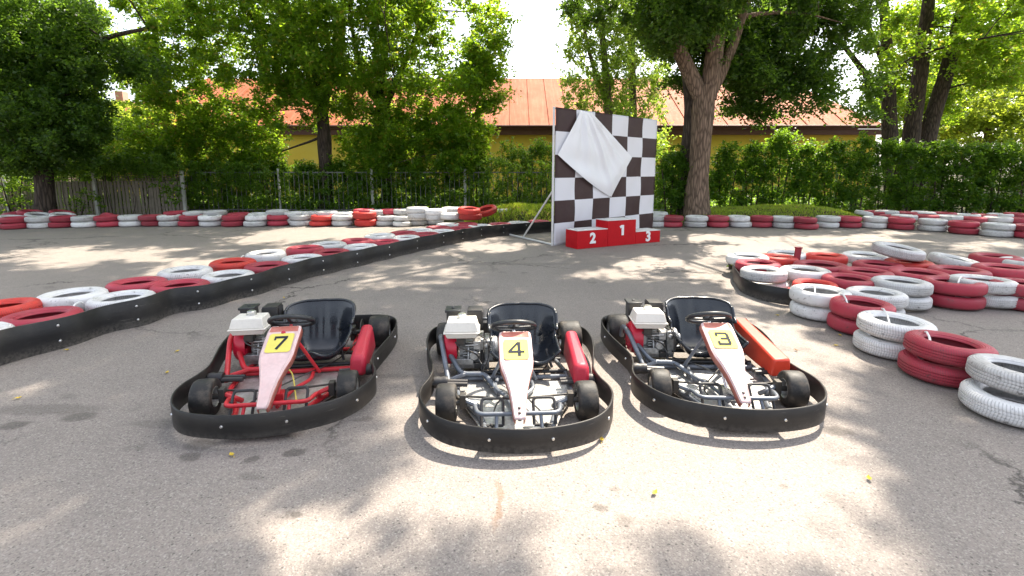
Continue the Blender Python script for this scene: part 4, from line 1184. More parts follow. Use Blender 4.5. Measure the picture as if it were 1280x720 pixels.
# ------------------------------------------------------------------ fallen leaves
FL = [(84, 286.5 + 152, 'y', 'yellow leaf on the asphalt left of the red kart, below the belt'), (23, 499, 'y', 'yellow leaf near the left frame edge beside the dark oil stains'), (222, 440, 'y', 'yellow leaf close to the red kart\'s left bumper, the upper of two'), (209, 467, 'y', 'yellow leaf close to the red kart\'s left bumper, the lower of two'),
      (355, 373, 'y', 'curled yellow leaf on the asphalt behind the red kart\'s engine'), (348, 358.5, 'y', 'yellow leaf at the foot of the long black belt'), (142, 414, 'b', 'brown leaf at the foot of the long black belt'), (290, 570.5, 'y', 'small yellow leaf in front of the red kart\'s bumper'),
      (752, 551.5, 'y', 'bright yellow leaf just right of kart number 4\'s bumper'), (818, 618.5, 'y', 'yellow leaf on the sunlit asphalt before kart number 3'), (1086, 600.5, 'y', 'yellow leaf on the asphalt, lower right, before the near tyres'),
      (995, 439, 'b', 'brown curled leaf between kart number 3 and the tyre chain'), (972, 395, 'y', 'yellow leaf on the sunny asphalt right of the orange side guard'), (1021, 399, 'y', 'yellow leaf beside the first white pair of the tyre chain'), (1045, 433, 'y', 'yellow leaf left of the chain\'s white pair between the red pairs'), (1050, 420, 'y', 'yellow leaf beside the strapped red pair of the tyre chain'), (1124, 460, 'b', 'brown leaf at the foot of the nearest red pair')]
for i, (px, py, c, lab) in enumerate(FL):
    p = at(px, py); s = .019 if i != 5 else .03
    mb = MB(); rr = random.Random(i)
    def lf(u, v, s=s, ph=rr.random() * 3):
        a = (u - .5) * 2; w = math.sin(PI * min(.98, max(.02, v))) ** .8 * (1 + .25 * math.cos(v * 18))
        return (a * w * s * .55, (v - .5) * 2 * s, .006 + abs(a) * w * s * .35 + .012 * (v - .5) ** 2 * 4 * (.5 + .5 * math.sin(ph)))
    mb.grid(lf, 4, 8); mb.tube([(0, -s, .008), (0, -s * 1.5, .006)], .0012, 5)
    o = build('fallen_leaf', mb, M['leaf_fallen'] if c == 'y' else M['leaf_brown'])
    o.location = p; o.rotation_euler = (0, 0, rr.random() * 6.28); tag(o, lab, 'leaf', 'fallen leaves on the asphalt')

# ------------------------------------------------------------------ foliage
def leaf_mesh(name, C, size, mat, parent, flat=0.4, seed=1, aspect=.62):
    r = np.random.default_rng(seed); N = len(C)
    n = r.normal(size=(N, 3)); n[:, 2] = np.abs(n[:, 2]) + flat; n /= np.linalg.norm(n, axis=1)[:, None]
    t = r.normal(size=(N, 3)); t -= n * np.sum(t * n, 1)[:, None]; t /= np.linalg.norm(t, axis=1)[:, None]
    b = np.cross(n, t)
    L = (size * r.uniform(.65, 1.3, N))[:, None]; Wd = L * aspect
    fold = n * (L * r.uniform(.05, .22, N)[:, None])
    V = np.empty((N, 4, 3), np.float32)
    V[:, 0] = C - t * L * .5; V[:, 1] = C + b * Wd * .5 + fold - t * L * .08; V[:, 2] = C + t * L * .5; V[:, 3] = C - b * Wd * .5 + fold - t * L * .08
    me = bpy.data.meshes.new(name)
    me.vertices.add(4 * N); me.vertices.foreach_set('co', V.ravel())
    me.loops.add(4 * N); me.loops.foreach_set('vertex_index', np.arange(4 * N, dtype=np.int32))
    me.polygons.add(N); me.polygons.foreach_set('loop_start', np.arange(0, 4 * N, 4, dtype=np.int32))
    me.materials.append(mat); me.update(calc_edges=True)
    return link_obj(name, me, parent)

def spray(clumps, per, seed=1, squash=.75):
    """leaf centres for clumps (x, y, z, radius); several drooping twigs in each"""
    r = np.random.default_rng(seed); out = []
    for (x, y, z, rad, *mu) in clumps:
        n = max(6, int(per * (rad / .6) ** 2 * r.uniform(.75, 1.25) * (mu[0] if mu else 1)))
        k = max(3, n // 16)
        d = r.normal(size=(k, 3)); d /= np.linalg.norm(d, axis=1)[:, None]; d[:, 2] *= squash
        ln = rad * r.uniform(.35, 1.1, k)[:, None]
        tip = d * ln; tip[:, 2] -= .12 * ln[:, 0]
        idx = r.integers(0, k, n); t = r.uniform(.15, 1.0, n)[:, None] ** .7
        p = tip[idx] * t + r.normal(size=(n, 3)) * rad * .13
        out.append(p + np.array([x, y, z]))
    return np.concatenate(out).astype(np.float32) if out else np.zeros((0, 3), np.float32)

# where the photo has sun on the ground (photo pixels): gaps in the crowns let it through
LIT = [(562, 603, 82, 48), (560, 645, 110, 40), (720, 695, 95, 42), (1060, 692, 140, 45), (425, 695, 110, 40), (900, 650, 70, 25), (640, 575, 130, 34), (745, 598, 125, 40), (895, 560, 175, 42), (640, 500, 125, 75), (895, 480, 140, 85), (370, 690, 85, 35), (425, 655, 62, 26), (705, 690, 62, 40), (1065, 690, 115, 42), (965, 600, 75, 28), (5, 662, 42, 26),
       (957, 372, 52, 13), (930, 352, 45, 10), (1068, 478, 42, 28), (1020, 410, 30, 10), (990, 320, 40, 8), (1035, 330, 30, 8),
       (440, 291, 120, 8), (330, 300, 60, 4), (270, 330, 90, 7), (110, 317, 110, 6), (60, 330, 70, 5), (400, 312, 60, 5), (1000, 301, 90, 6), (930, 313, 60, 5), (1085, 297, 40, 5), (1230, 306, 50, 5), (880, 297, 50, 5), (610, 311, 50, 5), (850, 330, 60, 5), (480, 355, 30, 5), (560, 340, 40, 4), (880, 345, 40, 6), (760, 345, 45, 5), (985, 262, 100, 12), (640, 268, 60, 7), (445, 291, 125, 9)]
def lit_at(p, rad):
    """would a clump at p cast its shadow on a place that the photo shows in the sun?"""
    gx, gy = p[0] - SHX * p[2], p[1] - SHY * p[2]
    if gy < .8: return False
    q = proj((gx, gy, 0))
    if not (-150 < q[0] < 1430 and 200 < q[1] < 900): return False
    m = rad * .3 * F / max(1.2, gy)
    for cx, cy, rx, ry in LIT:
        mr = m * (abs(cy - 213) / 600 + .12)
        if ((q[0] - cx) / (rx + m * .6)) ** 2 + ((q[1] - cy) / (ry + mr)) ** 2 < 1: return True
    return False

# parts of the picture that crowns leave open
def open_sky(q):
    x, y = q
    if y < -12: return False
    # the wedge of white sky between the maple and the poplar
    if 628 + .12 * max(0, 60 - y) < x < 698 and y < 100: return True
    if 634 < x < 690 and 98 <= y < 175: return True
    for cx, cy, rx, ry in ((150, 25, 18, 22), (137, 112, 20, 18), (378, 184, 20, 14), (1235, 25, 12, 12), (305, 112, 22, 14), (1055, 148, 34, 14), (655, 135, 22, 40)):
        if ((x - cx) / rx) ** 2 + ((y - cy) / ry) ** 2 < 1: return True
    return False
BOT = [(-200, 205), (0, 205), (60, 212), (125, 205), (135, 70), (175, 90), (185, 150), (230, 190), (260, 212), (340, 212), (350, 165), (395, 165), (405, 212), (600, 214), (615, 175), (640, 75), (650, -20), (697, -20), (700, 130), (720, 190), (815, 200), (830, 190), (850, 100), (905, 100), (915, 130), (1000, 150), (1095, 140), (1110, 160), (1160, 150), (1200, 120), (1280, 120), (1500, 140)]
def crown_bottom(x):
    for (a, ya), (b, yb) in zip(BOT, BOT[1:]):
        if a <= x <= b: return ya + (yb - ya) * (x - a) / (b - a)
    return 120

def crown(ell, n, rad, shell=.55, rng=None, keep=None, bottom=True):
    """clump centres in ellipsoids ((cx,cy,cz),(rx,ry,rz))"""
    rng = rng or random; out = []
    tries = 0
    while len(out) < n and tries < n * 40:
        tries += 1
        (c, e) = ell[rng.randrange(len(ell))]
        d = Vector((rng.gauss(0, 1), rng.gauss(0, 1), rng.gauss(0, 1))).normalized() * (rng.random() ** shell)
        p = (c[0] + d.x * e[0], c[1] + d.y * e[1], c[2] + d.z * e[2])
        r = rad * rng.uniform(.65, 1.3)
        if p[2] < .6: continue
        q = proj(p)
        if bottom and q[1] > crown_bottom(q[0]) - 6: continue
        if open_sky(q): continue
        if keep and not keep(p, q): continue
        if lit_at(p, r): continue
        out.append((*p, r))
    return out

def limb(mb, a, b, r0, r1, bend=.12, rng=random, n=7):
    a = Vector(a); b = Vector(b); L = (b - a).length
    pts = []; rs = []
    off = Vector((rng.uniform(-1, 1), rng.uniform(-1, 1), rng.uniform(-.2, .9))) * L * bend
    for i in range(n + 1):
        t = i / n
        p = a.lerp(b, t) + off * math.sin(PI * t) + Vector((rng.uniform(-1, 1), rng.uniform(-1, 1), 0)) * L * .012 * (0 < i < n)
        pts.append(p); rs.append(r0 + (r1 - r0) * t ** .8)
    mb.tube(pts, rs, 8)
    return pts

def tree(label, stems, clumps, per, lsize, leaf_m, bark_m, group=None, seed=1, nlimb=40, name='tree', flat=.4, cat='tree', squash=.75, rlimb=.05):
    rng = random.Random(seed)
    base = Vector(stems[0][0][0])
    t = empty(name, (base.x, base.y, 0)); tag(t, label, cat, group)
    o = Vector((base.x, base.y, 0))
    mb = MB(); nodes = []
    for st in stems:
        pts = smooth_path([p for p, r in st], 6); rr = [r for p, r in st]; k = len(pts)
        rs = []
        for i in range(k):
            u = i / (k - 1) * (len(rr) - 1); j = min(int(u), len(rr) - 2); rs.append(rr[j] + (rr[j + 1] - rr[j]) * (u - j))
        vs = len(mb.v)
        mb.tube([p - o for p in pts], rs, 16 if rr[0] > .15 else 9)
        # lumpy bark outline
        for i in range(vs, len(mb.v)):
            v = mb.v[i]; a = math.sin(v[2] * 2.3 + v[0] * 9) * .5 + math.sin(v[1] * 11 + v[2] * 5.1) * .5
            mb.v[i] = (v[0] * (1 + 0) + a * .02 * rr[0] / .3, v[1] + a * .015 * rr[0] / .3, v[2])
        nodes += [(p, r) for p, r in zip(pts, rs)][k // 3:]
    sel = list(clumps); rng.shuffle(sel)
    for c in sel[:nlimb]:
        cp = Vector(c[:3]); best = min(nodes, key=lambda q: (q[0] - cp).length + max(0, q[0].z - cp.z) * 1.5)
        d = (best[0] - cp).length
        if d < .3: continue
        pts = limb(mb, best[0] - o, cp - o, min(best[1] * .6, rlimb * (.5 + d * .25)), .012, .1, rng)
        nodes += [(p + o, .03) for p in pts[3:6]]
    tr = build('trunk', mb, bark_m, t, angle=80)
    P = spray(clumps, per, seed, squash) - np.array([o.x, o.y, 0], np.float32)
    leaf_mesh('crown', P, lsize, leaf_m, t, flat, seed)
    return t

def pz(px, py, Y): return at_depth(px, py, Y)

# the crowns as solids, used both for the visible leaves and for the shade they throw
E_BIG = [((4.6, 12.0, 9.8), (7.0, 7.5, 4.6))]
E_MAPA = [((-8.8, 17.0, 7.6), (4.6, 4.2, 5.4)), ((-6.2, 14.0, 9.5), (4.5, 4.5, 3.6))]
E_MAPB = [((-4.0, 17.2, 7.2), (4.3, 4.0, 5.4)), ((-2.4, 13.5, 9.8), (4.6, 4.6, 3.6))]
E_LEFT = [((-14.6, 13.2, 6.2), (3.5, 3.6, 5.2)), ((-12.0, 10.5, 9.0), (4.6, 4.6, 3.4))]
E_RIGHT = [((16.6, 18.6, 8.6), (7.2, 5.5, 5.0)), ((13.5, 14.0, 10.0), (6.0, 5.0, 3.4))]
CROWNS = {'big': E_BIG, 'mapa': E_MAPA, 'mapb': E_MAPB, 'left': E_LEFT, 'right': E_RIGHT}
SHADE = {k: [] for k in CROWNS}  # unseen leaf clumps added along the sun's rays to shade the ground
rs_ = random.Random(11)
gy = 1.0
while gy < 13.2:
    stepy = .34 if gy < 5 else .45
    half_w = min(16, (gy + .6) * 1.12 + .6)
    gx = -half_w
    while gx < half_w:
        x = gx + rs_.uniform(-.15, .15); y = gy + rs_.uniform(-.15, .15)
        gx += stepy
        if y > 6.5 and rs_.random() < .16: continue
        for tr_ in range(24):
            z = rs_.uniform(5.2, 13.6); p = (x + SHX * z, y + SHY * z, z)
            hit = None
            for kname, ells in CROWNS.items():
                for c, e in ells:
                    if ((p[0] - c[0]) / e[0]) ** 2 + ((p[1] - c[1]) / e[1]) ** 2 + ((p[2] - c[2]) / e[2]) ** 2 < 1.08: hit = kname
            if not hit: continue
            q = proj(p)
            if q[1] > -14 and (q[1] > crown_bottom(q[0]) - 10 or open_sky(q)): continue
            r = rs_.uniform(.36, .5)
            if lit_at(p, r): break
            SHADE[hit].append((*p, r, 3.4)); break
    gy += stepy

def stem(*pr): return [(Vector(p), r) for p, r in pr]
G0 = lambda px, Y, z=0.0: Vector(((px - CX) / F * (Y * CP - (z - H) * SP), Y, z))

YB = 13.9
big_stems = [stem((G0(872, YB, -.1), .48), (G0(871, YB, .45), .35), (G0(874, YB, 1.7), .275), (G0(879, YB, 3.1), .285), (G0(883, YB, 3.75), .28)),
             stem((G0(881, YB, 3.3), .24), (G0(862, YB, 4.1), .205), (G0(846, YB - .1, 4.9), .19), (G0(838, YB - .3, 5.9), .17), (G0(825, YB - 1, 8), .12), (G0(800, YB - 2, 11), .05)),
             stem((G0(884, YB, 3.4), .26), (G0(893, YB, 4.6), .225), (G0(900, YB, 5.8), .20), (G0(905, YB - .6, 8), .15), (G0(910, YB - 1.5, 12), .05)),
             stem((G0(888, YB, 3.5), .16), (G0(907, YB + .1, 4.4), .15), (G0(919, YB + .2, 5.1), .14), (G0(950, YB, 7), .10), (G0(1010, YB - 1.5, 9.5), .04)),
             ]
cl = crown(E_BIG, 190, .75, .5, random.Random(3), keep=lambda p, q: q[1] < 0 or q[0] > 832) + SHADE['big']
# foliage hanging into the picture around the fork
def hang(boxes, n, rad, seed):
    rng = random.Random(seed); out = []
    for (x0, x1, y0, y1, Y0, Y1) in boxes:
        m = max(1, int(n * (x1 - x0) * (y1 - y0) / 10000))
        for i in range(m):
            Y = rng.uniform(Y0, Y1); px = rng.uniform(x0, x1); py = rng.uniform(y0, y1)
            p = at_depth(px, py, Y); r = rad * rng.uniform(.65, 1.3)
            if open_sky((px, py)) or lit_at(p, r): continue
            out.append((p.x, p.y, p.z, r))
    return out
cl += hang([(820, 1060, -40, 35, 11.5, 16), (800, 860, -30, 60, 13, 16), (900, 1010, 20, 95, 14, 16.5), (940, 1050, 60, 120, 14.5, 16.5), (830, 930, 30, 105, 15.2, 17.5), (905, 1100, 90, 145, 15.5, 18), (930, 1090, 100, 152, 16, 18.5), (835, 1100, -30, 60, 15, 18)], 95, .6, 5)
tree('big rough-barked tree with a forked brown trunk beside the chequered backdrop', big_stems, cl, 170, .115, M['leaf_dark'], M['bark'], seed=21, nlimb=70, name='forked_tree')
mb = MB(); kx = [t_ for t_ in bpy.data.objects if t_.name == 'forked_tree'][0]
mb.tube([p - Vector((kx.location.x, kx.location.y, 0)) for p in smooth_path([G0(857, YB + .5, -.1), G0(858, YB + .45, 1.6), G0(863, YB + .4, 3.2), G0(852, YB + .9, 5.5), G0(842, YB + 1.2, 8.5)], 5)], [.27 - .01 * i for i in range(21)], 14)
build('second_trunk', mb, M['bark_dark'], kx)

ma = [stem((G0(408, 17.6, -.1), .30), (G0(407, 17.6, 1.5), .24), (G0(404, 17.6, 3.2), .21), (G0(400, 17.5, 4.2), .19), (G0(385, 17.2, 6), .14), (G0(360, 16.5, 9), .06)),
      stem((G0(403, 17.6, 3.4), .13), (G0(418, 17.3, 5.2), .11), (G0(432, 16.8, 7.5), .06)), stem((G0(402, 17.6, 3.7), .12), (G0(360, 17.3, 5.2), .10), (G0(300, 16.6, 6.8), .05))]
cl = crown(E_MAPA, 190, .68, .5, random.Random(4)) + SHADE['mapa'] + hang([(170, 420, -10, 120, 15, 18.5), (235, 350, 100, 208, 16.9, 18.8), (340, 430, 20, 160, 15.8, 18.8), (225, 345, 150, 214, 16.9, 18.2), (120, 240, 150, 205, 16.8, 18.4), (170, 260, 60, 150, 16.3, 18.5)], 85, .52, 6)
tree('maple with a dark leaning trunk, left of its twin before the yellow building', ma, cl, 150, .12, M['leaf_maple'], M['bark_dark'], 'maples behind the fence', seed=31, nlimb=60, name='maple_tree')
mbs = [stem((G0(487, 17.8, -.1), .26), (G0(484, 17.8, 1.8), .20), (G0(480, 17.8, 3.2), .18), (G0(476, 17.7, 4.3), .16), (G0(490, 17.3, 7), .10), (G0(520, 16.8, 10), .05)),
       stem((G0(478, 17.8, 3.4), .12), (G0(500, 17.6, 4.8), .10), (G0(540, 17.2, 7), .05)), stem((G0(477, 17.8, 3.7), .10), (G0(450, 17.5, 5.0), .08), (G0(435, 17, 7), .04))]
cl = crown(E_MAPB, 190, .68, .5, random.Random(5)) + SHADE['mapb'] + hang([(420, 625, -10, 110, 15.2, 18.5), (425, 605, 90, 205, 16.9, 18.6), (450, 590, 140, 214, 16.0, 17.6), (440, 600, 165, 214, 16.3, 17.6), (590, 625, 100, 190, 16.3, 17.6), (590, 645, 20, 100, 15.8, 17.5)], 90, .52, 7)
tree('maple whose bright-edged crown reaches furthest towards the white sky', mbs, cl, 150, .12, M['leaf_maple'], M['bark_dark'], 'maples behind the fence', seed=32, nlimb=60, name='maple_tree')

ls = [stem((G0(58, 14.2, -.1), .30), (G0(55, 14.2, 1.2), .22), (G0(48, 14.2, 2.8), .19), (G0(40, 14, 5), .15), (G0(30, 13.5, 9), .06)), stem((G0(54, 14.2, 2.0), .10), (G0(100, 14, 4.6), .08), (G0(185, 13.6, 5.2), .04))]
cl = crown(E_LEFT, 220, .7, .5, random.Random(6)) + SHADE['left'] + hang([(-60, 110, -10, 190, 12.5, 15), (-20, 128, 20, 110, 13.5, 15.5), (100, 135, 120, 180, 14, 15.5), (140, 200, 58, 92, 13.4, 14.4), (-20, 120, 120, 212, 13.4, 15.2)], 110, .5, 8)
tree('dense dark tree filling the upper left corner by the wooden fence', ls, cl, 190, .10, M['leaf_dark'], M['bark_dark'], seed=33, nlimb=60, name='dark_tree')

rsn = [stem((G0(1118, 19.6, -.1), .34), (G0(1112, 19.6, 3), .27), (G0(1110, 19.5, 5.2), .22), (G0(1100, 19, 9), .12), (G0(1080, 18, 12.5), .05)),
       stem((G0(1135, 19.8, -.1), .36), (G0(1139, 19.8, 2.8), .30), (G0(1150, 19.7, 5.2), .26), (G0(1163, 19.4, 8.5), .18), (G0(1170, 19, 12), .06)),
       stem((G0(1152, 20, -.1), .34), (G0(1160, 20, 2.8), .29), (G0(1185, 20, 5.5), .25), (G0(1210, 19.8, 8.5), .18), (G0(1240, 19, 12), .06)),
       stem((G0(1112, 19.6, 4.0), .14), (G0(1085, 19.4, 5.0), .12), (G0(1040, 19, 6.6), .06)), stem((G0(1112, 19.5, 5.0), .12), (G0(1070, 19, 7.6), .08), (G0(1030, 18.5, 8.4), .05))]
cl = crown(E_RIGHT, 220, .75, .5, random.Random(8)) + SHADE['right'] + hang([(1000, 1290, -10, 60, 20.2, 22.5), (1000, 1110, -20, 70, 17.5, 20), (1020, 1110, 60, 130, 18.6, 20.8), (1200, 1290, -10, 110, 17.5, 21), (1100, 1200, 60, 150, 20.6, 22)], 95, .6, 9)
tree('tree with three dark leaning trunks above the right hedge', rsn, cl, 150, .125, M['leaf_maple'], M['bark_dark'], seed=34, nlimb=70, name='three_trunk_tree')

# poplars
def poplar(label, px, Y, x0, x1, yb, yt, seed, n, stems):
    rng = random.Random(seed); out = []
    for i in range(n):
        px_ = px + (rng.random() - .5) * (x1 - x0) * (1 - .25 * rng.random()); py = rng.uniform(yt, yb)
        p = at_depth(px_, py, Y + rng.uniform(-1.3, 1.3)); q = proj(p)
        if open_sky(q): continue
        out.append((p.x, p.y, p.z, .5 * rng.uniform(.6, 1.25)))
    tree(label, stems, out, 90, .125, M['leaf_poplar'], M['bark_pale'], 'poplars behind the backdrop', seed=seed, nlimb=40, name='poplar_tree', squash=1.3, flat=.1)
poplar('slender poplar with airy bright leaves next to the white sky', 748, 21, 700, 795, 205, -160, 41, 520, [stem((G0(764, 21, -.1), .25), (G0(762, 21, 3), .19), (G0(757, 21, 5.5), .16), (G0(748, 21, 9), .10), (G0(745, 21, 14), .04)), stem((G0(760, 21, 4), .10), (G0(735, 21, 6.5), .08), (G0(720, 21, 9.5), .03))])
poplar('poplar with a straight trunk just left of the forked tree', 800, 22.5, 770, 845, 190, -160, 42, 360, [stem((G0(790, 22.5, -.1), .24), (G0(791, 22.5, 4), .19), (G0(789, 22.5, 8), .15), (G0(789, 22.5, 15), .05))])

# sunlit trees beyond the building line
def far_tree(label, px, py, Y, rx, ry, n, seed, mat, per=90, ls=.2, rad=.85, group='bright trees far behind'):
    rng = random.Random(seed); c = at_depth(px, py, Y); k = Y / F
    out = []
    for i in range(n):
        d = Vector((rng.gauss(0, 1), rng.gauss(0, 1), rng.gauss(0, 1))).normalized() * rng.random() ** .45
        p = c + Vector((d.x * rx * k, d.y * rx * k * .8, d.z * ry * k))
        if p.z < .3: continue
        q = proj(p)
        if open_sky(q): continue
        out.append((p.x, p.y, p.z, rad * rng.uniform(.6, 1.25)))
    tree(label, [stem((Vector((c.x, c.y, -.1)), .3), (Vector((c.x + .2, c.y, c.z * .6)), .2), (Vector((c.x, c.y, c.z + .3 * ry * k)), .06))], out, per, ls, mat, M['bark_pale'], group, seed=seed, nlimb=25, name='bushy_tree')
far_tree('bright yellow-green tree beyond the left fence, under the gap of sky', 178, 160, 27, 75, 50, 90, 51, M['leaf_bright'])
far_tree('pale green tree far behind, between the dark tree and the left maple', 110, 175, 34, 60, 55, 60, 52, M['leaf_bright'])
far_tree('yellow-green tree lit from behind, right of the three-trunk tree', 1235, 140, 27, 75, 65, 120, 53, M['leaf_bright'])
far_tree('tall sunlit tree at the right edge behind the hedge', 1300, 90, 33, 70, 110, 110, 54, M['leaf_bright'])
far_tree('high green tree behind the far pink house', 60, 70, 38, 110, 95, 130, 55, M['leaf_maple'], 80, .24, 1.1, 'trees far behind')
far_tree('green tree behind the right end of the yellow building', 1190, 95, 36, 90, 90, 100, 56, M['leaf_poplar'], 80, .24, 1.1, 'trees far behind')

# hedge and shrubs
def shrub(label, px, Y, w, h, n, seed, mat, per=110, ls=.085, rad=.34, group=None, name='shrub', z0=.05, top=None, cat='shrub', depth=.5):
    rng = random.Random(seed); c = G0(px, Y, 0)
    out = []
    for i in range(n):
        t = rng.random() ** .8; z = z0 + (h - z0) * t
        wd = w * (1 - .55 * t ** 2.2)
        a = rng.random() * 2 * PI; rr = rng.random() ** .5
        out.append((c.x + math.cos(a) * rr * wd, c.y + math.sin(a) * rr * wd * depth, z, rad * rng.uniform(.6, 1.25)))
    for i in range(5):
        out.append((c.x + rng.uniform(-.3, .3) * w, c.y + rng.uniform(-.2, .2), h * rng.uniform(.95, 1.1), rad * .5))
    stems = [stem((c + Vector((dx, 0, -.05)), .03), (c + Vector((dx * 2, 0, h * .5)), .02), (c + Vector((dx * 3, .05, h * .9)), .008)) for dx in (-.12 * min(1, w / .6), 0.0, .13 * min(1, w / .6))]
    return tree(label, stems, out, per, ls, mat, M['bark_dark'], group, seed=seed, nlimb=8, name=name, cat=cat, rlimb=.015)
HG = 'hedge shrubs along the right fence'
HEDGE = [(905, 2.2, 'hedge shrub just right of the forked tree\'s trunk'), (938, 2.25, 'hedge shrub second from the forked tree, beside the grey fence post'), (970, 2.65, 'tallest pointed hedge shrub, below the pale roof edge'), (1003, 2.3, 'hedge shrub right of the tallest pointed one'), (1035, 2.35, 'hedge shrub behind the highest part of the grass bank'),
         (1068, 2.45, 'hedge shrub behind the right end of the grass bank'), (1102, 2.35, 'hedge shrub below the left one of the three trunks'), (1137, 2.3, 'hedge shrub below the middle one of the three trunks'), (1172, 2.3, 'hedge shrub right of the three dark trunks'), (1207, 2.2, 'hedge shrub third from the right frame edge'), (1243, 2.2, 'hedge shrub second from the right frame edge'), (1280, 2.25, 'hedge shrub cut by the right frame edge')]
for i, (px, h, lab) in enumerate(HEDGE):
    shrub(lab, px, 16.3 - .25 * max(0, i - 6), .70, h, 95, 60 + i, M['leaf_hedge'], per=230, group=HG, name='hedge_shrub', rad=.36)
shrub('feathery dark shrub between the backdrop and the forked trunk', 838, 14.2, .62, 1.95, 90, 80, M['leaf_hedge'], per=420, ls=.075, rad=.3, name='feathery_shrub')
MS = 'shrubs behind the metal fence'
for i, (px, h, lab, Y) in enumerate([(255, 1.75, 'dark shrub behind the metal fence\'s left end', 17.6), (300, 1.7, 'dark shrub behind the fence, left of the first fence post', 17.6), (345, 1.75, 'dark shrub behind the first post of the metal fence', 17.7), (385, 1.6, 'dark shrub left of the left maple\'s trunk', 17.3), (430, 1.7, 'dark shrub right of the left maple\'s trunk', 17.5), (470, 1.65, 'dark shrub behind the middle post of the metal fence', 17.4), (515, 1.75, 'dark shrub below the right maple\'s hanging foliage', 17.6), (556, 1.7, 'dark shrub left of the pale fence post', 17.6), (596, 1.95, 'green shrub climbing over the fence by the pale post', 17.5)]):
    shrub(lab, px, Y, .85, h, 80, 90 + i, M['leaf_hedge'], per=230, group=MS, name='fence_shrub', rad=.40)
shrub('leafy shrub rising above the fence left of the chequered backdrop', 640, 17.4, 1.0, 2.3, 80, 101, M['leaf_ivy'], per=200, group=MS, name='fence_shrub', rad=.38)
shrub('leafy shrub above the fence directly beside the backdrop\'s edge', 676, 17.6, .9, 2.35, 80, 102, M['leaf_ivy'], per=200, group=MS, name='fence_shrub', rad=.38)
shrub('shrub hidden mostly by the backdrop, leaves showing at its right', 824, 17.6, .8, 2.2, 50, 103, M['leaf_ivy'], per=200, group=MS, name='fence_shrub', rad=.38)
shrub('ivy-covered bush below the dark tree, left of the wooden fence', 20, 15.4, .8, 1.5, 60, 104, M['leaf_ivy'], name='ivy_bush', rad=.32)
shrub('low round green bush at the foot of the wooden fence', 97, 14.3, .42, .62, 26, 105, M['leaf_ivy'], name='low_bush', rad=.2, ls=.06)
shrub('small weed tuft on the soil at the right cluster\'s left corner', 914, 7.05, .05, .10, 6, 106, M['grass'], per=60, ls=.05, rad=.07, name='weed_tuft', z0=.01)

for i, (px, h, lab) in enumerate([(50, 2.0, 'bush behind the wooden fence under the dark tree'), (95, 2.05, 'bush behind the wooden fence left of its pale post'), (135, 2.1, 'bush behind the wooden fence right of its pale post'), (175, 2.1, 'bush behind the wooden fence before the bright trees'), (215, 2.1, 'bush behind the right end of the wooden fence')]):
    shrub(lab, px, 16.7, .85, h, 80, 120 + i, M['leaf_ivy'], per=220, group='bushes behind the wooden fence', name='fence_bush', rad=.38)
# ivy over the wooden fence
def ivy(label, px0, px1, Y, z0, z1, n, seed, hang_p):
    rng = random.Random(seed); out = []
    for i in range(n):
        x = rng.uniform(G0(px0, Y).x, G0(px1, Y).x); z = rng.uniform(z0, z1)
        if rng.random() < hang_p: z = rng.uniform(.3, z0) if (math.sin(x * 2.7) + math.sin(x * 5.1)) > .3 else z
        out.append((x, Y - .12 + rng.uniform(-.15, .1), z, .22 * rng.uniform(.6, 1.3)))
    c = G0((px0 + px1) / 2, Y)
    P = spray(out, 150, seed) - np.array([c.x, c.y, 0], np.float32)
    t = empty('ivy', (c.x, c.y, 0)); tag(t, label, 'ivy')
    leaf_mesh('foliage', P, .085, M['leaf_ivy'], t, .3, seed)
    mb = MB(); r2 = random.Random(seed + 1)
    for i in range(7):
        x = r2.uniform(G0(px0, Y).x, G0(px1, Y).x) - c.x
        mb = MB(); mb.tube(smooth_path([(x, -.1, 0), (x + r2.uniform(-.2, .2), -.09, .6), (x + r2.uniform(-.3, .3), -.1, z1 * .95)], 4), .009, 6)
        build('stem', mb, M['bark_dark'], t)
ivy('bright green ivy spilling over the wooden fence\'s top', 62, 238, 15.55, 1.35, 1.95, 300, 111, .35)
ivy('dark ivy climbing through the metal fence\'s left part', 236, 345, 16.3, .5, 1.7, 230, 112, .3)
ivy('ivy leaves on the metal fence before the maples', 350, 595, 16.42, .2, 1.5, 230, 113, .2)
ivy('ivy covering the metal fence left of the backdrop', 596, 695, 16.2, .3, 1.75, 200, 114, .2)

rg = np.random.default_rng(77); N = 42000
ug = np.stack([rg.uniform(-17, 13, N), rg.uniform(16.7, 19.5, N), rg.random(N) ** 1.6 * .55], 1)
ug[:, 2] *= .5 + .5 * np.sin(ug[:, 0] * 2.1 + np.sin(ug[:, 1] * 3))**2
uo = leaf_mesh('undergrowth', ug.astype(np.float32), .10, M['leaf_hedge'], None, .5, 77)
tag(uo, 'low dark undergrowth along the foot of the back fence', 'undergrowth', kind='stuff')

# ------------------------------------------------------------------ fences
Yw = 15.8
f = empty('wooden_fence', (G0(150, Yw).x, Yw, 0)); tag(f, 'weathered wooden board fence with lattice top under the ivy', 'fence')
ox = G0(150, Yw).x
x = G0(-40, Yw).x; xe = G0(236, Yw).x; mb = MB(); r2 = random.Random(5)
while x < xe:
    w = r2.uniform(.075, .10); mb.box((x - ox, r2.uniform(-.008, .008), .55 + r2.uniform(-.02, .02)), (w, .018, 1.1)); x += w + r2.uniform(.012, .05)
for z in (.25, .95): mb.box(((G0(-40, Yw).x + xe) / 2 - ox, .035, z), (xe - G0(-40, Yw).x, .04, .07))
build('board_panel', mb, M['fence_wood'], f, smooth=False)
mb = MB(); x = G0(150, Yw).x
while x < xe:
    mb.box((x - ox, -.012, 1.25), (.022, .012, .30)); x += .11
for z in (1.11, 1.18, 1.25, 1.32, 1.39): mb.box(((ox + xe) / 2 - ox, 0.002, z), (xe - ox, .012, .02))
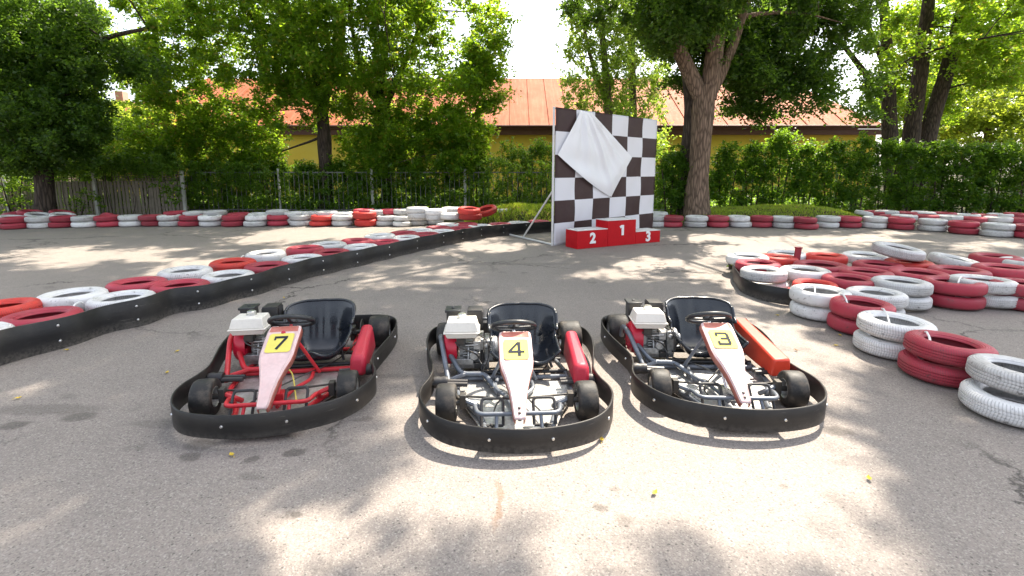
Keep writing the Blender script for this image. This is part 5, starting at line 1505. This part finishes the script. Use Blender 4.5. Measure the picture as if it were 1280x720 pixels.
build('lattice', mb, M['fence_wood'], f, smooth=False)
for px in (15, 125, 234):
    mb = MB(); mb.box((G0(px, Yw).x - ox, -.06, .72), (.09, .07, 1.44)); build('post', mb, M['post'], f, bevel=.005)

Ym = 16.55
f = empty('metal_fence', (G0(460, Ym).x, Ym, 0)); tag(f, 'grey metal bar fence in front of the maples and shrubs', 'fence')
ox = G0(460, Ym).x; x0 = G0(238, Ym).x; x1 = G0(835, Ym).x
mb = MB(); x = x0
while x < x1:
    mb.box((x - ox, 0, .72), (.017, .014, 1.4)); x += .165
build('bars', mb, M['fence_metal'], f, smooth=False).name = 'bar_panel'
mb = MB()
for z in (.12, 1.38): mb.box(((x0 + x1) / 2 - ox, .022, z), (x1 - x0, .02, .035))
build('rail', mb, M['fence_metal'], f, smooth=False)
for px in (352, 467, 582, 700): 
    mb = MB(); mb.box((G0(px, Ym).x - ox, -.03, .76), (.06 if px == 352 else .09, .06, 1.50)); build('post', mb, M['post'], f, bevel=.004)

Yr = 16.75
f = empty('hedge_fence', (G0(1000, Yr).x, Yr, 0)); tag(f, 'grey wire fence standing behind the right hedge, a few posts showing', 'fence')
ox = G0(1000, Yr).x; x0 = G0(880, Yr).x; x1 = G0(1330, Yr).x
mb = MB(); x = x0
while x < x1:
    mb.box((x - ox, 0, .78), (.014, .012, 1.5)); x += .16
for z in (.2, 1.42): mb.box(((x0 + x1) / 2 - ox, .018, z), (x1 - x0, .018, .03))
build('bar_panel', mb, M['fence_metal'], f, smooth=False)
for px in (926, 1040, 1150, 1260):
    mb = MB(); mb.tube([(G0(px, Yr).x - ox, -.05, 0), (G0(px, Yr).x - ox, -.05, 1.62)], .05, 10); build('post', mb, M['post'], f)

# ------------------------------------------------------------------ buildings
YF = 27.0
bx0 = G0(130, YF).x; bx1 = G0(1097, YF).x
zE = at_depth(640, 157, YF).z; zW = at_depth(640, 169, YF).z; YR = 32.5; zR = at_depth(640, 98, YR).z
b = empty('yellow_building', (0, YF, 0)); tag(b, 'long low yellow building with a rusty orange sheet metal roof', 'building')
mb = MB(); mb.box(((bx0 + bx1) / 2, 5.9, zW / 2 + .1), (bx1 - bx0 - .5, 11.2, zW + .2)); build('wall', mb, M['wall'], b, smooth=False)
mb = MB()
x0, x1, ye, yr, yb = bx0, bx1, -.1, YR - YF, 2 * (YR - YF) + .1
mb.add([(x0, ye, zE), (x1, ye, zE), (x1 - 3.0, yr, zR), (x0 + 3.0, yr, zR), (x1, yb, zE), (x0, yb, zE)], [(0, 1, 2, 3), (1, 4, 2), (4, 5, 3, 2), (5, 0, 3)])
ns = 40
sl = Vector((0, yr - ye, zR - zE)); nl = sl.normalized(); nn = Vector((0, -nl.z, nl.y))
for i in range(1, ns):
    xx = x0 + (x1 - x0) * i / ns
    t1 = min(1, (xx - x0) / 3.0, (x1 - xx) / 3.0)
    a = Vector((xx, ye, zE)) + nn * .022; c = a + sl * t1
    ang_ = math.atan2(sl.z, sl.y)
    mb.box((a + c) / 2, (.035, sl.length * t1, .045), Matrix.Rotation(ang_, 3, 'X'))
build('roof', mb, M['roof'], b, smooth=False)
mb = MB(); mb.box(((x0 + x1) / 2, -.14, zE - .10), (x1 - x0, .12, .16)); mb.box(((x0 + x1) / 2, .0, zE - .34), (x1 - x0 - .3, .16, .30)); mb.box(((x0 + x1) / 2, .22, zE - .235), (x1 - x0 - .2, .5, .03))
build('eaves', mb, M['fascia'], b, smooth=False)
mb = MB(); mb.tube([(x0, -.27, zE - .05), (x1, -.27, zE - .05)], .06, 8); build('gutter', mb, M['fascia'], b)

hb = at_depth(108, 213, 44); hz = at_depth(108, 150, 44).z; hr_ = at_depth(108, 128, 47).z
h_ = empty('pink_house', (hb.x, hb.y, 0)); tag(h_, 'distant pink house glimpsed between the dark tree and the bright trees', 'house')
mb = MB(); mb.box((0, 3, hz / 2), (9, 6, hz)); build('wall', mb, M['brick_far'], h_, smooth=False)
mb = MB(); mb.add([(-5, -.4, hz), (5, -.4, hz), (5, 3, hr_), (-5, 3, hr_), (5, 6.4, hz), (-5, 6.4, hz)], [(0, 1, 2, 3), (4, 5, 3, 2), (1, 4, 2), (5, 0, 3), (0, 5, 4, 1)]); rf = build('roof', mb, M['roof'], h_, smooth=False)
mb = MB(); mb.box((1.5, 3.2, hr_ + .4), (.7, .7, 1.2)); build('chimney', mb, M['brick_far'], rf, smooth=False)
for x in (-2.6, 0, 2.6):
    mb = MB(); mb.box((x, -.02, hz - 1.3), (1.1, .08, 1.5)); w_ = build('window', mb, M['podium_white'], h_, smooth=False)
    mb = MB(); mb.box((x, -.07, hz - 1.3), (.9, .04, 1.3)); build('pane', mb, M['glass_dark'], w_, smooth=False)
